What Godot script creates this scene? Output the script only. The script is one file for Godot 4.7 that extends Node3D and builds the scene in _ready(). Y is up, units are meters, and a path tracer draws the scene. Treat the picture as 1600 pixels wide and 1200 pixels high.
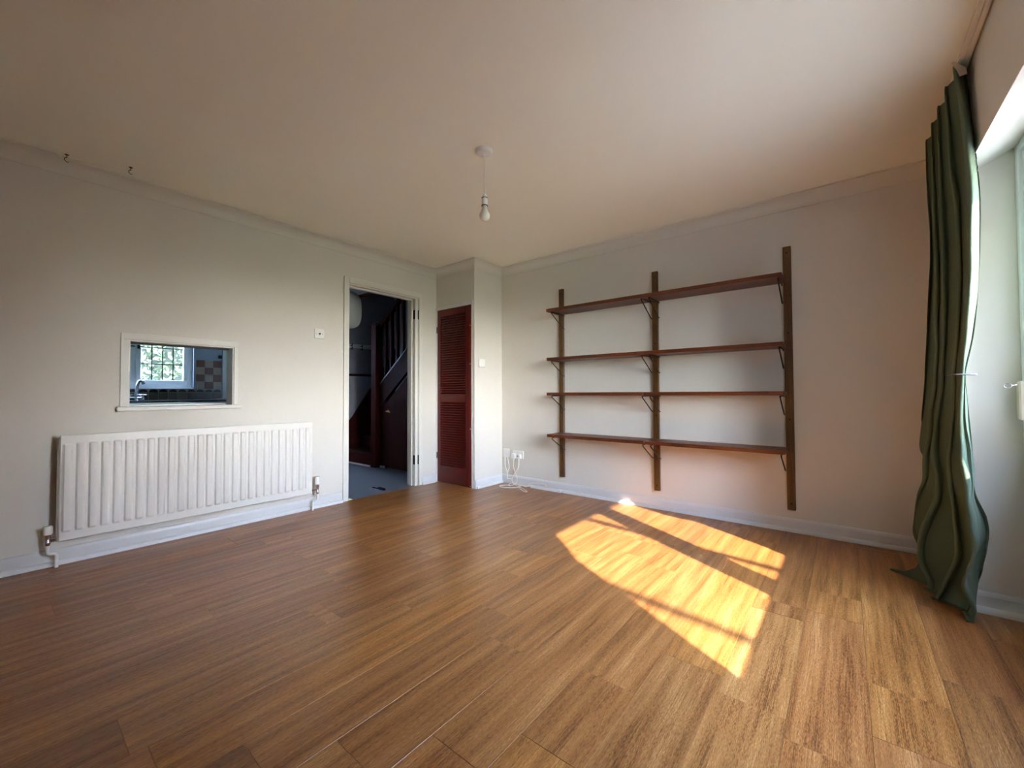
extends Node3D
# An empty living room: bamboo floor, radiator, serving hatch, louvred cupboard, wall shelving, tied curtain.
# Axes: x runs along the shelf wall (0 = radiator wall), z comes towards the camera (0 = shelf wall), y up, metres.

const H := 2.4            # ceiling
const CUP_W := 0.607      # corner cupboard, along x
const CUP_D := 0.4424     # corner cupboard, along z
const XR := 4.075         # window wall
const ZF := 6.2           # wall behind the camera

var used := {}
var M := {}
var rng := RandomNumberGenerator.new()

# ------------------------------------------------------------------ naming
func numbered(called: String) -> String:
	if not used.has(called):
		used[called] = 0
		return called
	used[called] += 1
	return "%s_%03d" % [called, used[called]]

func tag(o: Node, label: String, category: String, group := "", kind := "") -> Node:
	o.set_meta("label", label)
	o.set_meta("category", category)
	if group != "":
		o.set_meta("group", group)
	if kind != "":
		o.set_meta("kind", kind)
	return o

func thing(called: String, label: String, category: String, at: Vector3, group := "", kind := "") -> Node3D:
	var o := Node3D.new()
	o.name = numbered(called)
	add_child(o)
	o.position = at
	tag(o, label, category, group, kind)
	return o

func origin_of(n: Node) -> Vector3:
	var p := Vector3.ZERO
	while n != self and n != null:
		p += n.position
		n = n.get_parent()
	return p

# commits st (built in room coordinates) as one named mesh
func obj(called: String, st: SurfaceTool, m: Material, parent: Node = null) -> MeshInstance3D:
	var o := MeshInstance3D.new()
	o.mesh = st.commit()
	o.material_override = m
	o.cast_shadow = GeometryInstance3D.SHADOW_CASTING_SETTING_ON
	if parent == null:
		o.name = numbered(called)
		add_child(o)
	else:
		o.name = called
		parent.add_child(o, true)
		o.position = -origin_of(parent)
	return o

func struct(called: String, st: SurfaceTool, m: Material, label: String, category: String) -> MeshInstance3D:
	var o := obj(called, st, m)
	tag(o, label, category, "", "structure")
	return o

# ------------------------------------------------------------------ shapes
func S() -> SurfaceTool:
	var st := SurfaceTool.new()
	st.begin(Mesh.PRIMITIVE_TRIANGLES)
	return st

func tri(st: SurfaceTool, a: Vector3, b: Vector3, c: Vector3, n: Vector3, ua := Vector2.ZERO, ub := Vector2.ZERO, uc := Vector2.ZERO) -> void:
	# front faces run clockwise: swap when the winding disagrees with n
	if (b - a).cross(c - a).dot(n) > 0.0:
		var t := b; b = c; c = t
		var u := ub; ub = uc; uc = u
	st.set_normal(n); st.set_uv(ua); st.add_vertex(a)
	st.set_normal(n); st.set_uv(ub); st.add_vertex(b)
	st.set_normal(n); st.set_uv(uc); st.add_vertex(c)

func poly(st: SurfaceTool, pts: Array, outward: Vector3, uvs: Array = []) -> void:
	var n: Vector3 = (pts[1] - pts[0]).cross(pts[2] - pts[0])
	if n.length() < 1e-12:
		return
	n = n.normalized()
	if n.dot(outward) < 0.0:
		n = -n
	for i in range(1, pts.size() - 1):
		if uvs.is_empty():
			tri(st, pts[0], pts[i], pts[i + 1], n)
		else:
			tri(st, pts[0], pts[i], pts[i + 1], n, uvs[0], uvs[i], uvs[i + 1])

# box from lo to hi with chamfer b; uv in metres, v along the longest side of each face
func box(st: SurfaceTool, lo: Vector3, hi: Vector3, b := 0.0, off := Vector2.ZERO, xf := Transform3D.IDENTITY) -> void:
	var c := (lo + hi) / 2.0
	var h := (hi - lo) / 2.0
	b = minf(b, minf(h.x, minf(h.y, h.z)) * 0.9)
	var wc := xf * c
	var size := hi - lo
	var long_axis := 0
	if size.y > size[long_axis]: long_axis = 1
	if size.z > size[long_axis]: long_axis = 2
	for a in 3:
		var i := (a + 1) % 3
		var j := (a + 2) % 3
		if i == long_axis or (j != long_axis and size[i] > size[j]):
			var t := i; i = j; j = t
		for s in [-1.0, 1.0]:
			var pts := []
			var uvs := []
			for q in [[-1, -1], [1, -1], [1, 1], [-1, 1]]:
				var p := Vector3.ZERO
				p[a] = s * h[a]
				p[i] = q[0] * (h[i] - b)
				p[j] = q[1] * (h[j] - b)
				pts.append(xf * (c + p))
				uvs.append(Vector2(p[i] + 0.37 * a, p[j]) + off)
			var n := Vector3.ZERO
			n[a] = s
			poly(st, pts, xf.basis * n, uvs)
	if b <= 0.0:
		return
	for a in 3:
		var i := (a + 1) % 3
		var j := (a + 2) % 3
		for si in [-1.0, 1.0]:
			for sj in [-1.0, 1.0]:
				var pts := []
				var uvs := []
				for q in [[-1, 0], [1, 0], [1, 1], [-1, 1]]:
					var p := Vector3.ZERO
					p[a] = q[0] * (h[a] - b)
					p[i] = si * (h[i] - (b if q[1] == 0 else 0.0))
					p[j] = sj * (h[j] - (b if q[1] == 1 else 0.0))
					pts.append(xf * (c + p))
					uvs.append(Vector2(0.01 * q[1], p[a]) + off)
				var n := Vector3.ZERO
				n[i] = si
				n[j] = sj
				poly(st, pts, xf.basis * n, uvs)
	for sx in [-1.0, 1.0]:
		for sy in [-1.0, 1.0]:
			for sz in [-1.0, 1.0]:
				var k := Vector3(sx * h.x, sy * h.y, sz * h.z)
				poly(st, [xf * (c + k - Vector3(0, sy * b, sz * b)), xf * (c + k - Vector3(sx * b, 0, sz * b)), xf * (c + k - Vector3(sx * b, sy * b, 0))], xf.basis * k, [off, off, off])

# smooth tube through points
func tube(st: SurfaceTool, pts: Array, r: float, sides := 10, caps := true) -> void:
	var rings := []
	var up := Vector3(0.123, 0.456, 0.88).normalized()
	for k in pts.size():
		var d: Vector3
		if k == 0: d = pts[1] - pts[0]
		elif k == pts.size() - 1: d = pts[k] - pts[k - 1]
		else: d = (pts[k + 1] - pts[k]).normalized() + (pts[k] - pts[k - 1]).normalized()
		d = d.normalized()
		up = (up - d * up.dot(d))
		if up.length() < 0.05:
			up = d.cross(Vector3(0.9, 0.1, 0.3))
		up = up.normalized()
		var side := d.cross(up)
		var ring := []
		for i in sides:
			var a := TAU * i / sides
			ring.append(up * cos(a) + side * sin(a))
		rings.append(ring)
	for k in pts.size() - 1:
		for i in sides:
			var j := (i + 1) % sides
			smooth_quad(st, pts[k] + rings[k][i] * r, pts[k] + rings[k][j] * r, pts[k + 1] + rings[k + 1][j] * r, pts[k + 1] + rings[k + 1][i] * r, rings[k][i], rings[k][j], rings[k + 1][j], rings[k + 1][i])
	if caps:
		for e in [0, pts.size() - 1]:
			var ps := []
			for i in sides:
				ps.append(pts[e] + rings[e][i] * r)
			var o: Vector3 = (pts[0] - pts[1]) if e == 0 else (pts[e] - pts[e - 1])
			poly(st, ps, o)

func smooth_quad(st: SurfaceTool, a: Vector3, b: Vector3, c: Vector3, d: Vector3, na: Vector3, nb: Vector3, nc: Vector3, nd: Vector3, uvs := []) -> void:
	var n := na + nb + nc + nd
	var ps := [a, b, c, d]
	var ns := [na, nb, nc, nd]
	for t in [[0, 1, 2], [0, 2, 3]]:
		var q: Array = t
		var v: Vector3 = (ps[t[1]] - ps[t[0]]).cross(ps[t[2]] - ps[t[0]])
		if v.length() < 1e-14:
			continue
		if v.dot(n) > 0.0:
			q = [t[0], t[2], t[1]]
		for i in q:
			st.set_normal(ns[i].normalized())
			st.set_uv(uvs[i] if uvs.size() else Vector2.ZERO)
			st.add_vertex(ps[i])

# turned shape: profile of (radius, height) about xf's y axis
func lathe(st: SurfaceTool, profile: Array, xf: Transform3D, segs := 24) -> void:
	var count := profile.size()
	for k in count - 1:
		var p: Vector2 = profile[k]
		var q: Vector2 = profile[k + 1]
		var n2 := Vector2(q.y - p.y, p.x - q.x)
		if n2.length() < 1e-9:
			continue
		n2 = n2.normalized()
		var np := n2
		var nq := n2
		if k > 0:
			var e: Vector2 = p - profile[k - 1]
			var m2 := Vector2(e.y, -e.x).normalized()
			if m2.dot(n2) > 0.6: np = (m2 + n2).normalized()
		if k < count - 2:
			var e: Vector2 = profile[k + 2] - q
			var m2 := Vector2(e.y, -e.x).normalized()
			if m2.dot(n2) > 0.6: nq = (m2 + n2).normalized()
		for i in segs:
			var a0 := TAU * i / segs
			var a1 := TAU * (i + 1) / segs
			var d0 := Vector3(cos(a0), 0, sin(a0))
			var d1 := Vector3(cos(a1), 0, sin(a1))
			var up := Vector3.UP
			smooth_quad(st, xf * (d0 * p.x + up * p.y), xf * (d1 * p.x + up * p.y), xf * (d1 * q.x + up * q.y), xf * (d0 * q.x + up * q.y),
				xf.basis * (d0 * np.x + up * np.y), xf.basis * (d1 * np.x + up * np.y), xf.basis * (d1 * nq.x + up * nq.y), xf.basis * (d0 * nq.x + up * nq.y))

# polygon in the plane of two axes, pulled along the third
func prism(st: SurfaceTool, pts: PackedVector2Array, axis: int, d0: float, d1: float) -> void:
	var i := (axis + 1) % 3
	var j := (axis + 2) % 3
	var at := func(p: Vector2, d: float) -> Vector3:
		var v := Vector3.ZERO
		v[axis] = d; v[i] = p.x; v[j] = p.y
		return v
	var idx := Geometry2D.triangulate_polygon(pts)
	var n := Vector3.ZERO
	n[axis] = signf(d1 - d0)
	for k in range(0, idx.size(), 3):
		for e in [[d0, -1.0], [d1, 1.0]]:
			tri(st, at.call(pts[idx[k]], e[0]), at.call(pts[idx[k + 1]], e[0]), at.call(pts[idx[k + 2]], e[0]), n * e[1], pts[idx[k]], pts[idx[k + 1]], pts[idx[k + 2]])
	var turn := 0.0
	for k in pts.size():
		var a := pts[k]; var b := pts[(k + 1) % pts.size()]
		turn += a.x * b.y - b.x * a.y
	for k in pts.size():
		var a := pts[k]; var b := pts[(k + 1) % pts.size()]
		var o2 := Vector2(b.y - a.y, a.x - b.x) * signf(turn)
		var o: Vector3 = at.call(o2, 0.0)
		o[axis] = 0.0
		poly(st, [at.call(a, d0), at.call(b, d0), at.call(b, d1), at.call(a, d1)], o, [Vector2(0, d0), Vector2(a.distance_to(b), d0), Vector2(a.distance_to(b), d1), Vector2(0, d1)])

# moulding: profile of (offset from the wall into the room, height) swept along a path of (x, z); the room lies to the path's left
func moulding(st: SurfaceTool, path: Array, profile: Array, smooth := false) -> void:
	var dirs := []
	for k in path.size() - 1:
		dirs.append((path[k + 1] - path[k]).normalized())
	var outs := []
	for k in path.size():
		var a: Vector2 = dirs[maxi(k - 1, 0)]
		var b: Vector2 = dirs[mini(k, dirs.size() - 1)]
		var na := Vector2(-a.y, a.x)
		var nb := Vector2(-b.y, b.x)
		var m := (na + nb).normalized()
		outs.append(m / m.dot(na))
	for k in path.size() - 1:
		var nrm := Vector2(-dirs[k].y, dirs[k].x)
		for i in profile.size() - 1:
			var p: Vector2 = profile[i]
			var q: Vector2 = profile[i + 1]
			var f := func(e: int, w: Vector2) -> Vector3:
				var o: Vector2 = path[e] + outs[e] * w.x
				return Vector3(o.x, w.y, o.y)
			var e2 := q - p
			var n2 := Vector2(-e2.y, e2.x).normalized()
			var n3 := Vector3(nrm.x * n2.x, n2.y, nrm.y * n2.x)
			var np := n3
			var nq := n3
			if smooth:
				if i > 0:
					var g: Vector2 = (p - profile[i - 1])
					var m2 := Vector2(-g.y, g.x).normalized()
					if m2.dot(n2) > 0.7:
						m2 = (m2 + n2).normalized()
						np = Vector3(nrm.x * m2.x, m2.y, nrm.y * m2.x)
				if i < profile.size() - 2:
					var g: Vector2 = (profile[i + 2] - q)
					var m2 := Vector2(-g.y, g.x).normalized()
					if m2.dot(n2) > 0.7:
						m2 = (m2 + n2).normalized()
						nq = Vector3(nrm.x * m2.x, m2.y, nrm.y * m2.x)
			smooth_quad(st, f.call(k, p), f.call(k + 1, p), f.call(k + 1, q), f.call(k, q), np, np, nq, nq)
	for e in [0, path.size() - 1]:
		var ps := []
		for w in profile:
			var o: Vector2 = path[e] + outs[e] * w.x
			ps.append(Vector3(o.x, w.y, o.y))
		var d: Vector2 = -dirs[0] if e == 0 else dirs[-1]
		var idx := Geometry2D.triangulate_polygon(PackedVector2Array(profile))
		for k in range(0, idx.size(), 3):
			tri(st, ps[idx[k]], ps[idx[k + 1]], ps[idx[k + 2]], Vector3(d.x, 0, d.y))

func bend(pts: Array, r := 0.02, steps := 5) -> Array:   # rounds the corners of a polyline
	var out := [pts[0]]
	for k in range(1, pts.size() - 1):
		var a: Vector3 = pts[k] + (pts[k - 1] - pts[k]).limit_length(minf(r, pts[k].distance_to(pts[k - 1]) * 0.49))
		var b: Vector3 = pts[k] + (pts[k + 1] - pts[k]).limit_length(minf(r, pts[k].distance_to(pts[k + 1]) * 0.49))
		for i in steps + 1:
			var t := float(i) / steps
			out.append(a.lerp(pts[k], t).lerp(pts[k].lerp(b, t), t))
	out.append(pts[-1])
	return out

func spline(pts: Array, step := 6) -> Array:
	var out := []
	for k in pts.size() - 1:
		var p0: Vector3 = pts[maxi(k - 1, 0)]
		var p3: Vector3 = pts[mini(k + 2, pts.size() - 1)]
		for i in step:
			out.append(pts[k].cubic_interpolate(pts[k + 1], p0, p3, float(i) / step))
	out.append(pts[-1])
	return out

# ------------------------------------------------------------------ materials
func mat(called: String, c: Color, rough := 0.6, metal := 0.0, spec := 0.5) -> StandardMaterial3D:
	var m := StandardMaterial3D.new()
	m.resource_name = called
	m.albedo_color = c
	m.roughness = rough
	m.metallic = metal
	m.metallic_specular = spec
	return m

func noise_normal(freq: float, strength: float, sd: int, size := 256, octaves := 3) -> NoiseTexture2D:
	var n := FastNoiseLite.new()
	n.seed = sd
	n.frequency = freq
	n.fractal_octaves = octaves
	var t := NoiseTexture2D.new()
	t.width = size; t.height = size
	t.seamless = true
	t.as_normal_map = true
	t.bump_strength = strength
	t.noise = n
	return t

# streaky wood: long along v. stops: colours from dark to light
func grain(w: int, h: int, sd: int, stops: Array, across: float, along: float, fleck: float) -> Array:
	var a := FastNoiseLite.new(); a.seed = sd; a.noise_type = FastNoiseLite.TYPE_SIMPLEX_SMOOTH; a.frequency = 1.0; a.fractal_type = FastNoiseLite.FRACTAL_NONE
	var b := FastNoiseLite.new(); b.seed = sd + 7; b.noise_type = FastNoiseLite.TYPE_SIMPLEX; b.frequency = 1.0; b.fractal_type = FastNoiseLite.FRACTAL_NONE
	var bytes := PackedByteArray()
	bytes.resize(w * h * 3)
	var bump := PackedByteArray()
	bump.resize(w * h)
	var k := 0
	var q := 0
	for y in h:
		# fade between two copies so that the strip repeats without a seam
		var wob := a.get_noise_2d(3.0, y * along * 0.7) * 3.0
		for x in w:
			var xx := x + wob
			var broad := a.get_noise_2d(xx * across * 0.21, y * along * 0.5)
			var mid := a.get_noise_2d(xx * across + 40.0, y * along)
			var fine := b.get_noise_2d(xx * across * 3.1, y * along * 2.6)
			var hair := b.get_noise_2d(xx * across * 3.6 + 90.0, y * along * 11.0)
			var wide := a.get_noise_2d(xx * across * 0.06 + 300.0, y * along * 0.22)
			var t := 0.5 + wide * 0.26 + broad * 0.15 + mid * 0.20 * (0.35 + absf(wide) * 1.6) + fine * 0.22 + hair * 0.30
			if fine > 0.52 - fleck:
				t -= (fine - 0.52 + fleck) * 0.9
			t = clampf(t, 0.0, 0.999) * (stops.size() - 1)
			var i := int(t)
			var c: Color = stops[i].lerp(stops[i + 1], t - i)
			bytes[k] = int(c.r * 255.0); bytes[k + 1] = int(c.g * 255.0); bytes[k + 2] = int(c.b * 255.0)
			k += 3
			bump[q] = int(clampf(0.5 + 0.3 * fine + 0.25 * hair, 0.0, 1.0) * 255.0)
			q += 1
	var im := Image.create_from_data(w, h, false, Image.FORMAT_RGB8, bytes)
	var nm := Image.create_from_data(w, h, false, Image.FORMAT_L8, bump)
	nm.convert(Image.FORMAT_RGBA8)
	nm.bump_map_to_normal_map(1.0)
	return [ImageTexture.create_from_image(im), ImageTexture.create_from_image(nm)]

func wood(called: String, tex: Array, tint: Color, uv: Vector3, rough: float, relief := 0.4) -> StandardMaterial3D:
	var m := mat(called, tint, rough)
	m.albedo_texture = tex[0]
	m.uv1_scale = uv
	m.normal_enabled = true
	m.normal_texture = tex[1]
	m.normal_scale = relief
	return m

func plaster(called: String, c: Color, tex: Texture2D, scale := 1.6, strength := 0.25) -> StandardMaterial3D:
	var m := mat(called, c, 0.75, 0.0, 0.35)
	m.normal_enabled = true
	m.normal_texture = tex
	m.normal_scale = strength
	m.uv1_triplanar = true
	m.uv1_world_triplanar = true
	m.uv1_scale = Vector3(scale, scale, scale)
	return m

func make_materials() -> void:
	var orange := noise_normal(0.06, 3.0, 11)
	M.wall = plaster("wall paint", Color(0.86, 0.835, 0.785), orange, 2.0, 0.06)
	M.ceiling = plaster("ceiling paint", Color(0.955, 0.945, 0.87), orange, 1.5, 0.05)
	M.reveal = M.wall
	M.trim = mat("white gloss paint", Color(0.845, 0.84, 0.825), 0.35)
	M.cove = mat("off-white cove", Color(0.865, 0.845, 0.79), 0.7)
	M.frame = mat("off-white frame paint", Color(0.865, 0.85, 0.80), 0.45)
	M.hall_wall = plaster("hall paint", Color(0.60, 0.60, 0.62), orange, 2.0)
	M.kitchen_wall = plaster("kitchen paint", Color(0.62, 0.66, 0.72), orange, 2.0)
	M.upvc = mat("white plastic frame", Color(0.93, 0.94, 0.94), 0.3)
	M.plastic = mat("white plastic", Color(0.92, 0.91, 0.88), 0.35)
	M.cable = mat("white cable", Color(0.93, 0.9, 0.84), 0.45)
	M.enamel = mat("radiator enamel", Color(0.90, 0.88, 0.84), 0.32)
	M.dark = mat("dark gap", Color(0.03, 0.03, 0.03), 0.8)
	M.chrome = mat("chrome", Color(0.85, 0.86, 0.88), 0.12, 1.0)
	M.brass = mat("brass", Color(0.72, 0.55, 0.27), 0.3, 1.0)
	M.lock = mat("cream lock plate", Color(0.80, 0.76, 0.66), 0.3)
	M.old_brass = mat("aged brass", Color(0.45, 0.33, 0.15), 0.4, 1.0)
	M.steel = mat("dark steel hinge", Color(0.12, 0.1, 0.09), 0.4, 0.8)
	M.rod = mat("black steel rod", Color(0.045, 0.03, 0.025), 0.4, 0.3)
	M.hole = mat("screw recess", Color(0.06, 0.035, 0.02), 0.6, 0.2)
	var bamboo := grain(512, 2048, 5, [Color(0.40, 0.235, 0.11), Color(0.575, 0.36, 0.19), Color(0.645, 0.42, 0.23), Color(0.69, 0.47, 0.27), Color(0.80, 0.59, 0.39)], 0.20, 0.004, 0.06)
	var tones := [Color(0.98, 1, 0.97), Color(0.93, 0.92, 0.88), Color(0.99, 0.98, 0.88), Color(0.89, 0.89, 0.86), Color(0.96, 0.94, 0.9)]
	M.plank = []
	for t in tones:
		M.plank.append(wood("strand bamboo plank", bamboo, t, Vector3(2.5, 0.526, 1), 0.34, 0.12))
	var teak := grain(256, 1024, 21, [Color(0.30, 0.15, 0.07), Color(0.42, 0.22, 0.105), Color(0.50, 0.28, 0.14), Color(0.58, 0.34, 0.18)], 0.12, 0.006, 0.0)
	M.teak = wood("teak shelf board", teak, Color(0.80, 0.72, 0.68), Vector3(4, 0.8, 1), 0.42, 0.2)
	M.upright = wood("teak upright", teak, Color(0.82, 0.98, 0.80), Vector3(5, 0.9, 1), 0.45, 0.2)
	M.mahogany = wood("red varnished wood", teak, Color(0.76, 0.23, 0.185), Vector3(4, 0.8, 1), 0.36, 0.15)
	M.mahogany_bright = wood("red varnished wood edge", teak, Color(1.0, 0.40, 0.32), Vector3(4, 0.8, 1), 0.3, 0.15)
	M.stair = wood("dark stained stair wood", teak, Color(0.56, 0.24, 0.20), Vector3(4, 0.8, 1), 0.6, 0.15)
	M.stair.metallic_specular = 0.3
	# velvet
	var nap := noise_normal(0.02, 6.0, 31, 256, 4)
	M.velvet = mat("green velvet", Color(0.35, 0.395, 0.315), 0.85, 0.0, 0.25)
	M.velvet.rim_enabled = true
	M.velvet.rim = 0.4
	M.velvet.rim_tint = 0.5
	M.velvet.normal_enabled = true
	M.velvet.normal_texture = nap
	M.velvet.normal_scale = 0.3
	M.velvet.uv1_scale = Vector3(4, 4, 1)
	M.velvet.cull_mode = BaseMaterial3D.CULL_DISABLED
	M.lining = mat("grey curtain lining", Color(0.42, 0.41, 0.42), 0.9)
	M.tape = mat("white header tape", Color(0.8, 0.78, 0.72), 0.8)
	M.glass = mat("window glass", Color(1, 1, 1, 0.06), 0.0)
	M.glass.transparency = BaseMaterial3D.TRANSPARENCY_ALPHA
	M.lead = mat("lead strip", Color(0.10, 0.11, 0.12), 0.5, 0.3)
	M.bulb = mat("pearl bulb glass", Color(0.95, 0.93, 0.87), 0.12)
	M.tile_brown = mat("brown glazed tile", Color(0.38, 0.23, 0.15), 0.3)
	M.tile_cream = mat("cream glazed tile", Color(0.62, 0.56, 0.48), 0.3)
	M.tile_stone = mat("stone glazed tile", Color(0.36, 0.32, 0.27), 0.3)
	M.tile_black = mat("black glazed tile", Color(0.035, 0.035, 0.05), 0.3)
	M.grout = mat("tile grout", Color(0.5, 0.48, 0.45), 0.8)
	M.worktop = mat("dark worktop", Color(0.035, 0.04, 0.055), 0.25)
	M.worktop_pale = mat("pale worktop", Color(0.75, 0.77, 0.78), 0.3)
	M.hall_floor = mat("grey hall vinyl", Color(0.42, 0.45, 0.48), 0.45)
	M.paper = mat("white shade", Color(0.8, 0.81, 0.8), 0.8)
	M.paving = mat("dark slate paving", Color(0.38, 0.37, 0.36), 0.85)
	M.grass = mat("lawn", Color(0.20, 0.30, 0.10), 0.95)
	M.pine = mat("pergola timber", Color(0.42, 0.32, 0.22), 0.8)
	M.leaf = mat("hedge leaf", Color(0.29, 0.36, 0.26), 0.5)
	M.leaf.backlight_enabled = true
	M.leaf.backlight = Color(0.2, 0.24, 0.14)
	M.leaf.cull_mode = BaseMaterial3D.CULL_DISABLED
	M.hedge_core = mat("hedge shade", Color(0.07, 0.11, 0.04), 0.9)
	M.brick = plaster("outside render", Color(0.42, 0.36, 0.31), orange, 2.0)

# ------------------------------------------------------------------ build
func _ready() -> void:
	rng.seed = 4
	# camera (solved from the room's vanishing lines)
	var cam := Camera3D.new()
	cam.name = "camera"
	var yaw := 0.6774
	var pitch := 0.0231
	var roll := -0.0041
	var fwd := Vector3(-sin(yaw) * cos(pitch), sin(pitch), -cos(yaw) * cos(pitch))
	var rt := Vector3(cos(yaw), 0, -sin(yaw))
	var up := rt.cross(fwd)
	var rt2 := rt * cos(roll) + up * sin(roll)
	var up2 := up * cos(roll) - rt * sin(roll)
	cam.transform = Transform3D(Basis(rt2, up2, -fwd), Vector3(3.6347, 0.9938, 3.5795))
	cam.fov = rad_to_deg(2.0 * atan(600.0 / 646.14))
	cam.near = 0.02
	cam.far = 200.0
	add_child(cam)
	cam.current = true
	# sky, sun, exposure
	var env := Environment.new()
	env.background_mode = Environment.BG_SKY
	var sky := Sky.new()
	var ps := ProceduralSkyMaterial.new()
	ps.sky_top_color = Color(0.62, 0.74, 0.92)
	ps.sky_horizon_color = Color(0.93, 0.94, 0.93)
	ps.sun_angle_max = 1.0
	ps.sky_curve = 0.2
	ps.ground_bottom_color = Color(0.35, 0.36, 0.30)
	ps.ground_horizon_color = Color(0.62, 0.66, 0.66)
	ps.energy_multiplier = 11.0
	sky.sky_material = ps
	env.sky = sky
	env.tonemap_mode = Environment.TONE_MAPPER_LINEAR
	env.tonemap_exposure = 9.2
	env.sdfgi_enabled = true
	env.ssao_enabled = true
	env.ssil_enabled = true
	var we := WorldEnvironment.new()
	we.name = "world"
	we.environment = env
	add_child(we)
	var sun := DirectionalLight3D.new()
	sun.name = "sun"
	sun.light_energy = 1.25
	sun.light_color = Color(1.0, 0.99, 0.97)
	sun.light_angular_distance = 0.9
	sun.shadow_enabled = true
	add_child(sun)
	sun.look_at_from_position(Vector3.ZERO, Vector3(-1.0, -0.87, -0.57), Vector3.UP)

	make_materials()
	build_shell()
	build_floor()
	build_mouldings()
	build_hatch()
	build_hall_door()
	build_cupboard_door()
	build_french_doors()
	build_radiator()
	build_shelving()
	build_pendant()
	build_curtains()
	build_small_things()
	build_kitchen()
	build_hall()
	build_garden()

func build_shell() -> void:
	var st := S()
	# radiator wall with its hatch and its doorway
	box(st, Vector3(-0.12, -0.05, 3.05), Vector3(0, H, 6.35))
	box(st, Vector3(-0.12, -0.05, 2.45), Vector3(0, 0.890, 3.05))
	box(st, Vector3(-0.12, 1.36, 2.45), Vector3(0, H, 3.05))
	box(st, Vector3(-0.12, -0.05, 1.545), Vector3(0, H, 2.45))
	box(st, Vector3(-0.12, 2.06, 0.70), Vector3(0, H, 1.545))
	box(st, Vector3(-0.12, -0.05, -0.7), Vector3(0, H, 0.70))
	struct("wall_left", st, M.wall, "off-white painted wall behind the radiator, with hatch and doorway", "wall")
	st = S()
	box(st, Vector3(0, -0.05, -0.15), Vector3(4.375, H, 0))
	struct("wall_back", st, M.wall, "off-white painted wall behind the wooden shelves", "wall")
	st = S()
	box(st, Vector3(0.0, 1.985, CUP_D - 0.06), Vector3(CUP_W, H, CUP_D))
	box(st, Vector3(CUP_W - 0.05, -0.05, 0.0), Vector3(CUP_W, H, CUP_D - 0.06))
	box(st, Vector3(CUP_W - 0.035, -0.05, CUP_D - 0.06), Vector3(CUP_W, 1.985, CUP_D))
	struct("wall_cupboard", st, M.wall, "off-white boxed-in corner cupboard walls around the louvred door", "wall")
	st = S()
	box(st, Vector3(XR, -0.05, 0), Vector3(4.375, H, 0.765))
	box(st, Vector3(XR, -0.05, 2.60), Vector3(4.375, H, 6.35))
	prism(st, PackedVector2Array([Vector2(XR, 1.985), Vector2(4.235, 2.075), Vector2(4.375, 2.075), Vector2(4.375, H), Vector2(XR, H)]), 2, 0.765, 2.60)
	struct("wall_right", st, M.wall, "off-white wall with the deep glazed-door recess behind the green curtain", "wall")
	st = S()
	box(st, Vector3(-0.12, -0.05, ZF), Vector3(4.375, H, 6.35))
	struct("wall_front", st, M.wall, "off-white wall behind the viewer", "wall")
	st = S()
	box(st, Vector3(-0.12, H, -0.15), Vector3(4.375, H + 0.15, 6.35))
	struct("ceiling", st, M.ceiling, "plain off-white ceiling of the living room", "ceiling")

func build_floor() -> void:
	var st := S()
	box(st, Vector3(0.0, -0.06, 0.0), Vector3(4.375, -0.0125, ZF))
	var f := struct("floor", st, M.dark, "brown strand bamboo plank floor of the living room", "floor")
	# one joint per column of planks, read from the photograph; planks 1.84 m long, 0.2 m wide
	var joints := {5: 3.145, 6: 2.957, 7: 1.9, 8: 2.605, 9: 1.496, 10: 3.298, 11: 3.126, 12: 2.955, 13: 2.77, 14: 2.605, 15: 1.971, 16: 1.37, 17: 1.245, 18: 1.98, 19: 1.52}
	var length := 1.84
	var gap := 0.0003
	for k in range(-1, 22):
		var x0 := maxf(0.079 + 0.2 * k, 0.0)
		var x1 := minf(0.279 + 0.2 * k, 4.245)
		if x1 - x0 < 0.01:
			continue
		var z: float = joints.get(k, rng.randf_range(0.2, 1.8))
		while z > 0.0:
			z -= length
		while z < ZF:
			var z0 := maxf(z, 0.0)
			var z1 := minf(z + length, ZF)
			if x0 >= XR - 0.08 and k >= 20:
				z0 = maxf(z0, 0.765)
				z1 = minf(z1, 2.60)
			if z1 - z0 > 0.02:
				var p := S()
				box(p, Vector3(x0 + gap, -0.0124, z0 + gap), Vector3(x1 - gap, 0.0, z1 - gap), 0.0009, Vector2(rng.randf() * 0.4, rng.randf() * 1.9))
				obj("floor_plank", p, M.plank[rng.randi() % M.plank.size()], f)
			z += length

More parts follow.
